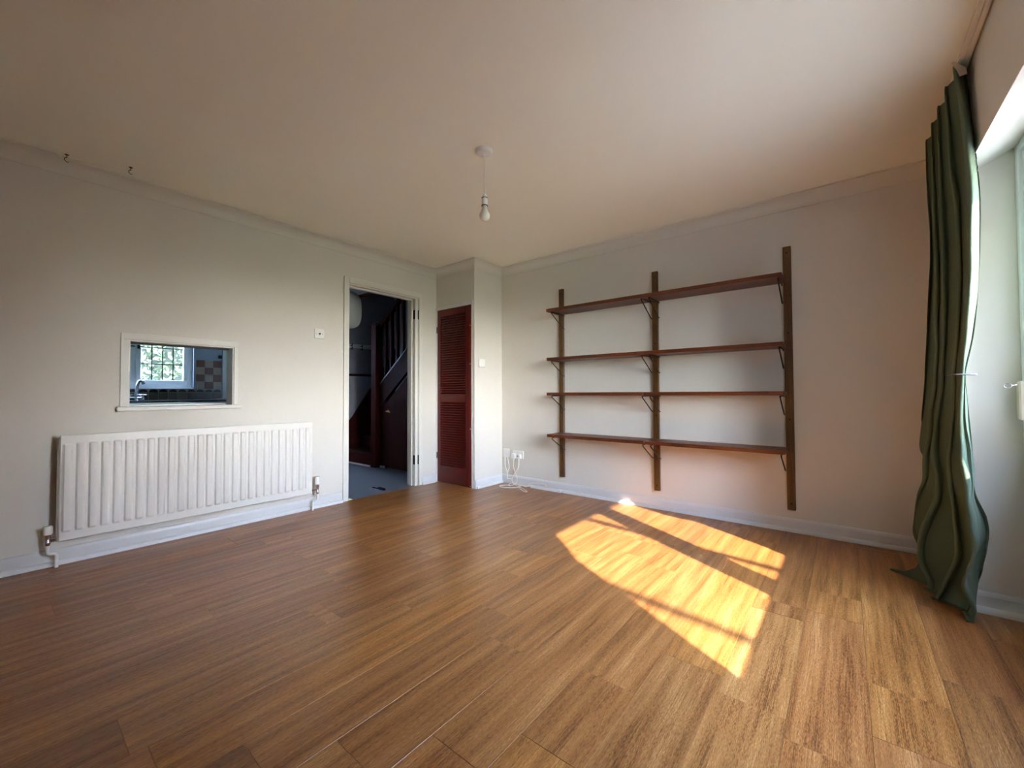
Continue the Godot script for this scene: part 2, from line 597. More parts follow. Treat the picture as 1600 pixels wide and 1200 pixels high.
func build_mouldings() -> void:
	# cove round the ceiling
	var c := 0.083
	var prof := [Vector2(0, H), Vector2(0, H - c), Vector2(0.006, H - c)]
	for i in range(0, 9):
		var a := PI / 2 * i / 8
		prof.append(Vector2(0.006 + (c - 0.012) * (1.0 - cos(a)), H - c + (c - 0.012) * sin(a)))
	prof.append(Vector2(c, H - 0.009))
	prof.append(Vector2(c, H))
	var st := S()
	moulding(st, [Vector2(0, ZF), Vector2(0, CUP_D), Vector2(CUP_W, CUP_D), Vector2(CUP_W, 0), Vector2(XR, 0)], prof, true)
	struct("trim_1", st, M.cove, "white plaster cove between the walls and the ceiling", "coving")
	# skirting board
	var sk := [Vector2(0, 0.0), Vector2(0.0155, 0.0), Vector2(0.0155, 0.074), Vector2(0.012, 0.086), Vector2(0.007, 0.093), Vector2(0, 0.094)]
	sk.reverse()
	var runs := [
		["baseboard_left", "white skirting board below the radiator", [Vector2(0, ZF), Vector2(0, 1.578)]],
		["baseboard_door", "short white skirting board between doorway and cupboard", [Vector2(0, 0.652), Vector2(0, CUP_D + 0.002)]],
		["baseboard_cupboard", "white skirting board on the side of the corner cupboard", [Vector2(CUP_W, CUP_D - 0.001), Vector2(CUP_W, 0.0)]],
		["baseboard_back", "white skirting board below the wooden shelves", [Vector2(CUP_W, 0), Vector2(XR, 0)]],
		["baseboard_right", "white skirting board turning into the glazed-door recess", [Vector2(XR, 0), Vector2(XR, 0.765), Vector2(4.240, 0.765)]],
		["baseboard_front", "white skirting board behind the viewer", [Vector2(4.240, 2.60), Vector2(XR, 2.60), Vector2(XR, ZF), Vector2(0, ZF)]],
	]
	for r in runs:
		st = S()
		moulding(st, r[2], sk)
		struct(r[0], st, M.trim, r[1], "skirting")
	# quadrant bead along the floor
	var qd := [Vector2(0.0155, 0.0)]
	for i in range(0, 7):
		var a := PI / 2 * i / 6
		qd.append(Vector2(0.0155 + 0.017 * cos(a), 0.027 * sin(a)))
	qd.reverse()
	var beads := [
		["white quadrant bead on the floor under the radiator", [Vector2(0, ZF), Vector2(0, 1.578)]],
		["white quadrant bead on the floor beside the louvred door", [Vector2(0, 0.652), Vector2(0, CUP_D + 0.03)]],
		["white quadrant bead on the floor along the cupboard side", [Vector2(CUP_W, CUP_D - 0.015), Vector2(CUP_W, 0.0)]],
		["white quadrant bead on the floor below the shelves", [Vector2(1.40, 0), Vector2(XR, 0)]],
		["white quadrant bead with rounded end in the glazed-door recess", [Vector2(XR - 0.02, 0.765), Vector2(4.240, 0.765)]],
	]
	var k := 2
	for b in beads:
		st = S()
		moulding(st, b[1], qd, true)
		struct("trim_%d" % k, st, M.trim, b[0], "bead")
		k += 1
	# loose bead length that stands off the wall beside the cables
	st = S()
	moulding(st, [Vector2(1.035, 0.014), Vector2(1.385, 0.012)], qd, true)
	box(st, Vector3(1.375, 0.0, 0.016), Vector3(1.41, 0.028, 0.055), 0.004)
	tag(obj("bead_offcut", st, M.trim), "loose white length of floor bead beside the coiled cables", "bead")

func build_hatch() -> void:
	# window_2: serving hatch
	var o := thing("window_2", "white framed serving hatch above the radiator, open to the kitchen", "hatch", Vector3(0, 0.918, 2.75), "", "structure")
	var st := S()
	var f := 0.009
	box(st, Vector3(-0.002, 1.357, 2.428), Vector3(f, 1.398, 3.088), 0.002)
	box(st, Vector3(-0.002, 0.918, 3.048), Vector3(f, 1.357, 3.088), 0.002)
	box(st, Vector3(-0.002, 0.918, 2.428), Vector3(f, 1.357, 2.452), 0.002)
	obj("architrave", st, M.frame, o)
	st = S()
	box(st, Vector3(-0.13, 1.348, 2.452), Vector3(-0.002, 1.360, 3.048))
	box(st, Vector3(-0.13, 0.918, 3.040), Vector3(-0.002, 1.348, 3.050))
	box(st, Vector3(-0.13, 0.918, 2.450), Vector3(-0.002, 1.348, 2.460))
	obj("lining", st, M.frame, o)
	st = S()
	box(st, Vector3(-0.13, 0.890, 2.405), Vector3(0.034, 0.918, 3.105), 0.004)
	obj("sill", st, M.frame, o)
	st = S()
	box(st, Vector3(-0.10, 1.338, 2.462), Vector3(-0.075, 1.349, 3.04))
	obj("sliding_track", st, M.steel, o)

func build_hall_door() -> void:
	var o := thing("door_1", "white painted door frame open to the dark hall", "door frame", Vector3(0, 0, 1.13), "", "structure")
	var st := S()
	# lining with a stop
	box(st, Vector3(-0.135, 0, 1.511), Vector3(0.001, 2.033, 1.546), 0.002)
	box(st, Vector3(-0.135, 2.033, 0.704), Vector3(0.001, 2.068, 1.546), 0.002)
	box(st, Vector3(-0.135, 0, 0.704), Vector3(0.001, 2.033, 0.742), 0.002)
	obj("lining", st, M.frame, o)
	st = S()
	box(st, Vector3(-0.085, 0, 1.498), Vector3(-0.045, 2.020, 1.512), 0.002)
	box(st, Vector3(-0.085, 2.020, 0.742), Vector3(-0.045, 2.034, 1.512), 0.002)
	box(st, Vector3(-0.085, 0, 0.741), Vector3(-0.045, 2.020, 0.754), 0.002)
	obj("door_stop", st, M.frame, o)
	for r in [[Vector3(0, 0, 1.516), Vector3(0.016, 2.10, 1.570)], [Vector3(0, 2.045, 0.652), Vector3(0.016, 2.10, 1.516)], [Vector3(0, 0, 0.652), Vector3(0.016, 2.045, 0.698)]]:
		st = S()
		box(st, r[0], r[1], 0.004)
		obj("architrave", st, M.frame, o)
	for y in [1.86, 0.28]:
		st = S()
		box(st, Vector3(-0.03, y - 0.05, 0.7405), Vector3(0.001, y + 0.05, 0.7435), 0.0005)
		tube(st, [Vector3(0.006, y - 0.05, 0.702), Vector3(0.006, y + 0.05, 0.702)], 0.0065, 10)
		obj("hinge", st, M.steel, o)

func build_cupboard_door() -> void:
	var z := CUP_D
	var o := thing("door_2", "narrow red-brown louvred cupboard door in the corner", "door", Vector3(0.29, 0, z), "", "structure")
	var st := S()
	box(st, Vector3(0.0, 1.945, z - 0.055), Vector3(0.59, 1.985, z + 0.006), 0.002)
	box(st, Vector3(0.0, 0.0, z - 0.055), Vector3(0.016, 1.945, z + 0.002), 0.002)
	box(st, Vector3(0.5625, 0.0, z - 0.055), Vector3(0.572, 1.945, z + 0.004), 0.002)
	obj("frame", st, M.trim, o)
	st = S()
	box(st, Vector3(0.524, 0.003, z - 0.04), Vector3(0.5615, 1.943, z + 0.006), 0.003)
	var edge := obj("edge_strip", st, M.mahogany_bright, o)
	edge.set_meta("label", "brighter red edge strip with pale studs")
	for y in [1.72, 1.31, 0.62, 0.02]:
		st = S()
		lathe(st, [Vector2(0.0, 0.004), Vector2(0.004, 0.003), Vector2(0.0055, 0.0)], Transform3D(Basis(Vector3.RIGHT, PI / 2), Vector3(0.548, y, z + 0.006)), 10)
		obj("stud", st, M.plastic, edge)
	var a := 0.018
	var b := 0.521
	var zf := z - 0.002
	var zb := z - 0.032
	for x in [[a, a + 0.052], [b - 0.052, b]]:
		st = S()
		box(st, Vector3(x[0], 0.004, zb), Vector3(x[1], 1.942, zf), 0.002)
		obj("stile", st, M.mahogany, o)
	for y in [[1.868, 1.942], [0.90, 0.985], [0.004, 0.185]]:
		st = S()
		box(st, Vector3(a + 0.052, y[0], zb), Vector3(b - 0.052, y[1], zf), 0.002)
		obj("rail", st, M.mahogany, o)
	for span in [[0.985, 1.868, 33], [0.185, 0.90, 27]]:
		var pitch: float = (span[1] - span[0]) / span[2]
		for k in int(span[2]):
			st = S()
			var y: float = span[0] + pitch * (k + 0.5)
			box(st, Vector3(-(b - a) / 2 + 0.052, -0.003, -0.0195), Vector3((b - a) / 2 - 0.052, 0.003, 0.0195), 0.0015, Vector2(k * 0.07, k * 0.13), Transform3D(Basis(Vector3.RIGHT, deg_to_rad(38)), Vector3((a + b) / 2, y, z - 0.017)))
			obj("slat", st, M.mahogany, o)
	for y in [1.72, 0.30]:
		st = S()
		tube(st, [Vector3(0.017, y - 0.035, z + 0.003), Vector3(0.017, y + 0.035, z + 0.003)], 0.005, 8)
		obj("hinge", st, M.steel, o)

func build_french_doors() -> void:
	var o := thing("door_3", "white half-glazed garden doors set in the right-hand recess", "door", Vector3(4.27, 0, 1.68), "", "structure")
	var st := S()
	var x0 := 4.240
	var x1 := 4.320
	box(st, Vector3(x0, 0, 0.765), Vector3(x1, 2.075, 0.800), 0.004)
	box(st, Vector3(x0, 0, 2.565), Vector3(x1, 2.075, 2.600), 0.004)
	box(st, Vector3(x0, 2.04, 0.800), Vector3(x1, 2.075, 2.565), 0.004)
	box(st, Vector3(x0, 0, 0.800), Vector3(x1, 0.03, 2.565), 0.004)
	obj("frame", st, M.upvc, o)
	for leaf in [[0.803, 1.628, 0.885, 1.535], [1.632, 2.562, 1.722, 2.498]]:
		var a: float = leaf[0]; var b: float = leaf[1]; var g0: float = leaf[2]; var g1: float = leaf[3]
		var y0 := 0.805
		var y1 := 1.975
		var xa := 4.252
		var xb := 4.310
		st = S()
		box(st, Vector3(xa, 0.033, a), Vector3(xb, 2.037, g0), 0.004)
		box(st, Vector3(xa, 0.033, g1), Vector3(xb, 2.037, b), 0.004)
		box(st, Vector3(xa, y1, g0), Vector3(xb, 2.037, g1), 0.004)
		box(st, Vector3(xa, 0.69, g0), Vector3(xb, y0, g1), 0.004)
		box(st, Vector3(xa, 0.033, g0), Vector3(xb, 0.13, g1), 0.004)
		var lf := obj("leaf", st, M.upvc, o)
		st = S()
		box(st, Vector3(xa + 0.018, 0.13, g0), Vector3(xb - 0.018, 0.69, g1))
		obj("lower_panel", st, M.upvc, lf)
		st = S()
		box(st, Vector3(4.279, y0 - 0.01, g0 - 0.01), Vector3(4.283, y1 + 0.01, g1 + 0.01))
		obj("pane", st, M.glass, lf)
	# lock plate on the far stile
	st = S()
	var ring := []
	for k in 25:
		var t := TAU * k / 24
		ring.append(Vector2(1.0 * signf(cos(t)) * pow(absf(cos(t)), 0.5), signf(sin(t)) * pow(absf(sin(t)), 0.5)))
	for lay in [[4.252, 0.021, 0.086, 4.219, 0.019, 0.084], [4.219, 0.019, 0.084, 4.213, 0.014, 0.079]]:
		for k in 24:
			var p: Vector2 = ring[k]; var q: Vector2 = ring[k + 1]
			poly(st, [Vector3(lay[0], 0.955 + p.y * lay[2], 0.834 + p.x * lay[1]), Vector3(lay[0], 0.955 + q.y * lay[2], 0.834 + q.x * lay[1]), Vector3(lay[3], 0.955 + q.y * lay[5], 0.834 + q.x * lay[4]), Vector3(lay[3], 0.955 + p.y * lay[5], 0.834 + p.x * lay[4])], Vector3(-0.3, p.y, p.x))
	var face := []
	for k in 24:
		face.append(Vector3(4.213, 0.955 + ring[k].y * 0.079, 0.834 + ring[k].x * 0.014))
	poly(st, face, Vector3(-1, 0, 0))
	obj("lock_plate", st, M.lock, o)
	# key in the lock
	st = S()
	tube(st, [Vector3(4.224, 1.022, 0.834), Vector3(4.208, 1.022, 0.834)], 0.0045, 8)
	tube(st, [Vector3(4.208, 1.022, 0.834), Vector3(4.196, 1.021, 0.834)], 0.0028, 8)
	var bow := []
	for k in 17:
		var t := TAU * k / 16
		bow.append(Vector3(4.186 + 0.011 * cos(t), 1.019 + 0.0095 * sin(t), 0.834 + 0.003 * cos(t)))
	tube(st, bow, 0.0022, 6, false)
	tag(obj("key", st, M.chrome), "small silver key with an oval bow in the garden door lock", "key")

func build_radiator() -> void:
	var o := thing("radiator", "long white ribbed panel radiator below the serving hatch", "radiator", Vector3(0.07, 0.15, 2.6225))
	var z0 := 1.895
	var z1 := 3.35
	var y0 := 0.152
	var y1 := 0.762
	var st := S()
	# pressed front: height field over (z, y)
	var zs := []
	var pitch := (z1 - z0 - 0.02) / 27.0
	for k in 27:
		var c := z0 + 0.01 + pitch * k
		for f in [0.0, 0.16, 0.24, 0.33, 0.41, 0.79, 0.87, 0.96]:
			zs.append([c + f * pitch, [0.0, 0.0, 0.25, 0.85, 1.0, 1.0, 0.75, 0.15][[0.0, 0.16, 0.24, 0.33, 0.41, 0.79, 0.87, 0.96].find(f)]])
	zs.push_front([z0 + 0.004, 0.0])
	zs.append([z1 - 0.004, 0.0])
	var ys := [[y0 + 0.004, 0.0], [y0 + 0.046, 0.0], [y0 + 0.054, 0.5], [y0 + 0.064, 1.0], [y1 - 0.062, 1.0], [y1 - 0.052, 0.5], [y1 - 0.044, 0.0], [y1 - 0.004, 0.0]]
	var pos := func(i: int, j: int) -> Vector3:
		return Vector3(0.099 + 0.0125 * zs[i][1] * ys[j][1], ys[j][0], zs[i][0])
	var nor := func(i: int, j: int) -> Vector3:
		var a: Vector3 = pos.call(mini(i + 1, zs.size() - 1), j) - pos.call(maxi(i - 1, 0), j)
		var b: Vector3 = pos.call(i, mini(j + 1, ys.size() - 1)) - pos.call(i, maxi(j - 1, 0))
		var n := a.cross(b).normalized()
		return n if n.x > 0 else -n
	for i in zs.size() - 1:
		for j in ys.size() - 1:
			smooth_quad(st, pos.call(i, j), pos.call(i + 1, j), pos.call(i + 1, j + 1), pos.call(i, j + 1), nor.call(i, j), nor.call(i + 1, j), nor.call(i + 1, j + 1), nor.call(i, j + 1))
	# rolled rim and back sheet
	box(st, Vector3(0.084, y0, z0), Vector3(0.0999, y1, z1), 0.004)
	obj("panel", st, M.enamel, o)
	st = S()
	box(st, Vector3(0.060, y0 - 0.004, z0 - 0.008), Vector3(0.085, y1 - 0.016, z1 + 0.008), 0.006)
	obj("back_panel", st, M.enamel, o)
	for z in [2.15, 3.1]:
		st = S()
		box(st, Vector3(0.001, 0.25, z), Vector3(0.061, 0.66, z + 0.03), 0.002)
		obj("bracket", st, M.enamel, o)
	# valves
	for v in [[3.388, 3.352, 3.358, 0.205, 0.245, "valve"], [1.836, 1.874, 1.887, 0.225, 0.285, "valve"]]:
		var zv: float = v[0]
		var zd: float = v[1]
		st = S()
		tube(st, [Vector3(0.07, 0.175, v[2]), Vector3(0.07, 0.175, zv)], 0.008, 10)
		lathe(st, [Vector2(0, 0.135), Vector2(0.010, 0.135), Vector2(0.014, 0.145), Vector2(0.014, 0.158), Vector2(0.011, 0.162), Vector2(0.011, 0.188), Vector2(0.014, 0.192), Vector2(0.014, v[3] - 0.002), Vector2(0.0, v[3] - 0.002)], Transform3D(Basis.IDENTITY, Vector3(0.07, 0, zv)), 12)
		var body := obj("valve", st, M.chrome, o)
		st = S()
		lathe(st, [Vector2(0, v[3] - 0.008), Vector2(0.016, v[3] - 0.008), Vector2(0.0195, v[3]), Vector2(0.0195, v[4] - 0.006), Vector2(0.016, v[4]), Vector2(0, v[4])], Transform3D(Basis.IDENTITY, Vector3(0.07, 0, zv)), 16)
		obj("valve_cap", st, M.plastic, body)
		st = S()
		tube(st, bend([Vector3(0.07, 0.14, zv), Vector3(0.07, 0.085, zv), Vector3(0.062, 0.078, zd), Vector3(0.062, 0.0, zd)], 0.016), 0.0085, 12)
		obj("pipe", st, M.plastic, o)

func build_shelving() -> void:
	var posts := [[1.388, "tall narrow teak upright at the left end of the shelves"], [2.341, "tall narrow teak upright in the middle of the shelves"], [3.300, "tall narrow teak upright at the right end, nearest the curtain"]]
	for p in posts:
		var x: float = p[0]
		var o := thing("shelf_upright", p[1], "shelf upright", Vector3(x + 0.025, 0.155, 0.0), "teak uprights screwed to the wall")
		var st := S()
		box(st, Vector3(x, 0.155, 0.0), Vector3(x + 0.05, 2.048, 0.025), 0.0025, Vector2(rng.randf(), rng.randf()))
		obj("post", st, M.upright, o)
		for y in [2.0, 1.42, 0.80, 0.2]:
			st = S()
			lathe(st, [Vector2(0.0, 0.0006), Vector2(0.0035, 0.001), Vector2(0.006, 0.0004), Vector2(0.0065, 0.0)], Transform3D(Basis(Vector3.RIGHT, PI / 2), Vector3(x + 0.025, y, 0.025)), 10)
			obj("screw", st, M.hole, o)
		# bracket holes along the sides
		for s in [x - 0.0004, x + 0.0504]:
			st = S()
			for k in 26:
				var y := 0.24 + k * 0.066
				lathe(st, [Vector2(0.0, 0.0), Vector2(0.003, 0.0)], Transform3D(Basis(Vector3.FORWARD, PI / 2 if s > x else -PI / 2), Vector3(s, y, 0.0125)), 8)
			obj("peg_holes", st, M.hole, o).set_meta("kind", "stuff")
	var levels := [[1.811, "topmost"], [1.338, "second from top"], [1.002, "third from top"], [0.602, "lowest"]]
	for l in levels:
		for side in [[1.394, 2.3455, 1.444, 2.335, "left-hand bay"], [2.3475, 3.314, 2.397, 3.294, "right-hand bay"]]:
			var y: float = l[0]
			var o := thing("wall_shelf", "dark teak shelf on black wire brackets, %s in the %s" % [l[1], side[4]], "shelf", Vector3((side[0] + side[1]) / 2, y, 0.026), "teak shelves on the wall uprights")
			var st := S()
			box(st, Vector3(side[0], y - 0.028, 0.0255), Vector3(side[1], y, 0.262), 0.0015, Vector2(rng.randf(), rng.randf()))
			obj("board", st, M.teak, o)
			for x in [side[2], side[3]]:
				var xx: float = x + (0.0015 if x == side[2] else -0.0015)
				st = S()
				var yb := y - 0.028 - 0.005
				tube(st, bend([Vector3(xx, yb - 0.006, 0.012), Vector3(xx, yb, 0.03), Vector3(xx, yb, 0.250), Vector3(xx, yb - 0.012, 0.250), Vector3(xx, yb - 0.135, 0.03), Vector3(xx, yb - 0.137, 0.012)], 0.014, 5), 0.0046, 8)
				obj("bracket", st, M.rod, o)

func build_pendant() -> void:
	var at := Vector3(2.036, H, 1.84)
	var o := thing("pendant_light", "bare pearl light bulb hanging on a short white cord from a ceiling rose", "light", at)
	var st := S()
	lathe(st, [Vector2(0, -0.030), Vector2(0.008, -0.030), Vector2(0.010, -0.024), Vector2(0.040, -0.0235), Vector2(0.0475, -0.018), Vector2(0.0485, 0.0)], Transform3D(Basis.IDENTITY, at), 40)
	obj("ceiling_rose", st, M.plastic, o)
	st = S()
	tube(st, spline([at + Vector3(0, -0.028, 0), at + Vector3(0.0015, -0.09, 0.0005), at + Vector3(-0.001, -0.15, 0), at + Vector3(0.002, -0.2, 0.001), at + Vector3(0.003, -0.262, 0.0)], 6), 0.0026, 8)
	obj("cord", st, M.cable, o)
	var xf := Transform3D(Basis.IDENTITY, at + Vector3(0.003, 0, 0))
	st = S()
	lathe(st, [Vector2(0.0, -0.327), Vector2(0.0165, -0.327), Vector2(0.0175, -0.310), Vector2(0.0175, -0.281), Vector2(0.0135, -0.279), Vector2(0.0125, -0.268), Vector2(0.006, -0.255), Vector2(0.003, -0.252)].map(func(v): return v), xf, 24)
	obj("lamp_holder", st, M.plastic, o)
	for y in [-0.281, -0.325]:
		st = S()
		lathe(st, [Vector2(0.0155, y - 0.003), Vector2(0.0185, y - 0.003), Vector2(0.0185, y + 0.001), Vector2(0.0155, y + 0.001)], xf, 24)
		obj("collar", st, M.steel, o)
	st = S()
	var prof := [Vector2(0.0, -0.414)]
	for i in range(1, 12):
		var a := -PI / 2 + PI * 0.72 * i / 11.0
		prof.append(Vector2(0.0305 * cos(a), -0.3835 + 0.0305 * sin(a)))
	prof.append(Vector2(0.0165, -0.346))
	prof.append(Vector2(0.0145, -0.336))
	prof.append(Vector2(0.0145, -0.326))
	lathe(st, prof, xf, 32)
	obj("bulb", st, M.bulb, o)

# linear table lookup: rows of [y, value]
func look(t: Array, y: float) -> float:
	if y >= t[0][0]:
		return t[0][1]
	for k in t.size() - 1:
		if y >= t[k + 1][0]:
			var f: float = (t[k][0] - y) / (t[k][0] - t[k + 1][0])
			f = f * f * (3.0 - 2.0 * f) * 0.5 + f * 0.5
			return lerpf(t[k][1], t[k + 1][1], f)
	return t[-1][1]

func smooth_min(a: float, b: float, k: float) -> float:
	var h := clampf(0.5 + 0.5 * (b - a) / k, 0.0, 1.0)
	return lerpf(b, a, h) - k * h * (1.0 - h)

func build_curtains() -> void:
	# track on the ceiling
	var st := S()
	prism(st, PackedVector2Array([Vector2(4.032, H), Vector2(4.032, H - 0.014), Vector2(4.040, H - 0.016), Vector2(4.042, H - 0.008), Vector2(4.050, H - 0.008), Vector2(4.052, H - 0.018), Vector2(4.066, H - 0.018), Vector2(4.066, H)]), 2, 0.40, 3.2)
	tag(obj("curtain_track", st, M.plastic), "slim white curtain track on the ceiling above the garden doors", "curtain track")
	curtain(0)
	curtain(1)

func curtain(which: int) -> void:
	var near := which == 1
	var name_ := "curtain"
	var label := "dark green velvet curtain tied back beside the garden doors and trailing on the floor"
	if near:
		label = "matching dark green velvet curtain on the near side of the garden doors"
	var o := thing(name_, label, "curtain", Vector3(4.0, 0, 0.75) if not near else Vector3(4.0, 0, 2.75), "green velvet curtains")
	# tables by height: back and front ends of the pleated strip (x, z), pleat depth
	var xb := [[2.39, 4.035], [2.2, 4.030], [1.7, 4.026], [1.25, 3.998], [1.07, 3.984], [0.85, 3.968], [0.6, 3.955], [0.35, 3.935], [0.15, 3.925], [0.03, 3.915], [0.0, 3.91]]
	var zb := [[2.39, 0.42], [1.7, 0.44], [1.07, 0.50], [0.6, 0.47], [0.2, 0.45], [0.0, 0.44]]
	var xf := [[2.39, 4.040], [2.2, 4.058], [1.85, 4.072], [1.5, 4.076], [1.25, 4.068], [1.07, 4.056], [0.9, 4.060], [0.7, 4.066], [0.56, 4.085], [0.45, 4.103], [0.36, 4.103], [0.27, 4.092], [0.17, 4.075], [0.08, 4.07], [0.0, 4.07]]
	var zf := [[2.39, 1.06], [2.0, 1.12], [1.8, 1.14], [1.4, 1.07], [1.07, 0.93], [0.8, 0.93], [0.5, 0.99], [0.2, 0.97], [0.0, 0.90]]
	var am := [[2.39, 0.034], [2.0, 0.038], [1.4, 0.040], [1.07, 0.030], [0.8, 0.042], [0.4, 0.056], [0.16, 0.048], [0.0, 0.024]]
	var xl := [[2.4, 4.006], [2.05, 4.002], [1.7, 3.993], [1.37, 3.982], [1.085, 3.968], [0.87, 3.955], [0.65, 3.938], [0.5, 3.924], [0.35, 3.911], [0.23, 3.901], [0.05, 3.892], [0.0, 3.89]]
	var xr := [[2.39, 4.066], [2.2, 4.068], [1.85, 4.080], [1.58, 4.086], [1.3, 4.080], [1.07, 4.068], [0.89, 4.068], [0.71, 4.076], [0.59, 4.093], [0.48, 4.111], [0.39, 4.117], [0.32, 4.106], [0.23, 4.090], [0.14, 4.075], [0.08, 4.068], [0.0, 4.066]]
	if near:
		zf = [[2.39, 2.08], [1.73, 2.20], [1.25, 2.38], [1.07, 2.46], [0.8, 2.44], [0.5, 2.42], [0.0, 2.46]]
		zb = [[2.39, 3.0], [1.07, 2.9], [0.0, 3.0]]
		for t in [xb, xf]:
			for r in t:
				r[1] = minf(r[1], 4.025)
	var rows := 170
	var cols := 240
	var nz := FastNoiseLite.new()
	nz.seed = 8 + which
	nz.frequency = 1.0
	nz.fractal_type = FastNoiseLite.FRACTAL_NONE
	var grid := []
	for j in rows + 1:
		var v := float(j) / rows
		var y := 2.371 * (1.0 - v) + 0.008
		var row := []
		var a := Vector2(look(xb, y), look(zb, y))
		var b := Vector2(look(xf, y), look(zf, y))
		var amp := look(am, y)
		var tie := exp(-pow((y - 1.06) / 0.09, 2.0))
		var low := clampf((1.0 - y) / 1.0, 0.0, 1.0)
		var folds := lerpf(4.1, 3.5, smoothstep(0.0, 0.7, low))
		var most_left := look(xl, y)
		var most_right := look(xr, y)
		for i in cols + 1:
			var u := float(i) / cols
			var ph := (u - 0.85) * folds * TAU - PI / 2
			ph += nz.get_noise_2d(u * 1.6, y * 0.32 + 5.0) * (1.0 + 1.5 * low) + 1.5 * low * (0.5 - u) * clampf((0.92 - u) * 4.0, 0.0, 1.0)
			var s := sin(ph)
			s = signf(s) * pow(absf(s), 0.85)
			var am2 := amp * (0.8 + 0.7 * nz.get_noise_2d(u * 1.7 + 20.0, y * 0.6) * clampf((0.92 - u) * 4.0, 0.0, 1.0))
			# the strip swings forward in z where a pleat turns
			var zz := u + 0.045 * sin(2.0 * ph)
			var p := a.lerp(b, clampf(zz, -0.02, 1.02))
			# slack drag folds that run down and across from the tie
			var drag := 0.024 * low * sin(u * 9.0 + y * 7.5 + 1.2 * nz.get_noise_2d(u * 2.0, y * 1.0)) + 0.036 * low * nz.get_noise_2d(u * 3.2 + y * 2.2, y * 2.0 - u * 1.3 + 60.0)
			var small := 0.003 * nz.get_noise_2d(u * 12.0 + y, y * 2.5 + 9.0)
			var x := p.x - s * lerpf(am2, am2 * 0.6, tie * u) + drag * (1.0 - tie) + small
			if not near:
				x = -smooth_min(-x, -(most_left + 0.015 * u), 0.012)
				x = smooth_min(x, most_right, 0.012)
			var zadd := 0.0
			if y < 0.10:   # the foot flares on to the boards
				var f := pow(1.0 - y / 0.10, 2.0)
				x -= f * (0.022 + 0.036 * exp(-pow((u - 0.05) / 0.10, 2.0)))
				zadd = f * (0.05 * u - 0.012)
			var lim := 4.068 if (p.y < 0.80 and not near) or near else 4.2
			row.append(Vector3(minf(x, lim), y, p.y + zadd))
		grid.append(row)
	# hem lying on the floor
	for k in range(1, 5):
		var row := []
		for i in cols + 1:
			var u := float(i) / cols
			var last: Vector3 = grid[rows][i]
			var reach := 0.006 * k * (1.0 + 0.6 * nz.get_noise_2d(u * 2.0, 33.0) + 1.6 * exp(-pow((u - 0.05) / 0.10, 2.0)))
			row.append(Vector3(last.x - reach, 0.006 + 0.004 * sin(PI * k / 4.0), last.z + reach * (0.5 * u - 0.25)))
		grid.append(row)
	st_cloth(o, "drape", grid, M.velvet)
	# cord round the waist
	var st := S()
	var pts := []
	if not near:
		pts = [Vector3(4.072, 1.075, 0.70), Vector3(4.085, 1.072, 0.80), Vector3(4.088, 1.07, 0.88), Vector3(4.06, 1.07, 0.925), Vector3(4.02, 1.07, 0.915), Vector3(4.012, 1.07, 0.87), Vector3(4.012, 1.068, 0.80), Vector3(4.02, 1.07, 0.74), Vector3(4.06, 1.074, 0.70)]
	else:
		pts = [Vector3(4.072, 1.075, 2.6), Vector3(4.06, 1.07, 2.44), Vector3(4.0, 1.07, 2.43), Vector3(3.96, 1.07, 2.52), Vector3(4.06, 1.075, 2.62)]
	tube(st, spline(pts, 8), 0.0032, 6)
	obj("tieback", st, M.lining, o)
	if not near:
		# stiff header tape and hooks at the leading edge
		st = S()
		prism(st, PackedVector2Array([Vector2(4.012, 2.386), Vector2(4.022, 2.386), Vector2(4.052, 2.345), Vector2(4.056, 2.318), Vector2(4.034, 2.318), Vector2(4.024, 2.352)]), 2, 1.066, 1.070)
		obj("header_tape", st, M.tape, o)

func st_cloth(o: Node3D, called: String, grid: Array, m: Material) -> void:
	var R := grid.size()
	var C: int = grid[0].size()
	var nrm := []
	for j in R:
		var row := []
		for i in C:
			var a: Vector3 = grid[j][mini(i + 1, C - 1)] - grid[j][maxi(i - 1, 0)]
			var b: Vector3 = grid[mini(j + 1, R - 1)][i] - grid[maxi(j - 1, 0)][i]
			var n := b.cross(a)
			row.append(n.normalized() if n.length() > 1e-12 else Vector3.LEFT)
		nrm.append(row)
	var st := S()
	for layer in [0.0, -0.003]:
		for j in R - 1:
			for i in C - 1:
				var q := []
				var n := []
				var uv := []
				for e in [[0, 0], [0, 1], [1, 1], [1, 0]]:
					var nn: Vector3 = nrm[j + e[0]][i + e[1]]
					q.append(grid[j + e[0]][i + e[1]] + nn * layer)
					n.append(nn if layer == 0.0 else -nn)
					uv.append(Vector2((i + e[1]) * 0.008, (j + e[0]) * 0.016))
				smooth_quad(st, q[0], q[1], q[2], q[3], n[0], n[1], n[2], n[3], uv)
	obj(called, st, m, o)

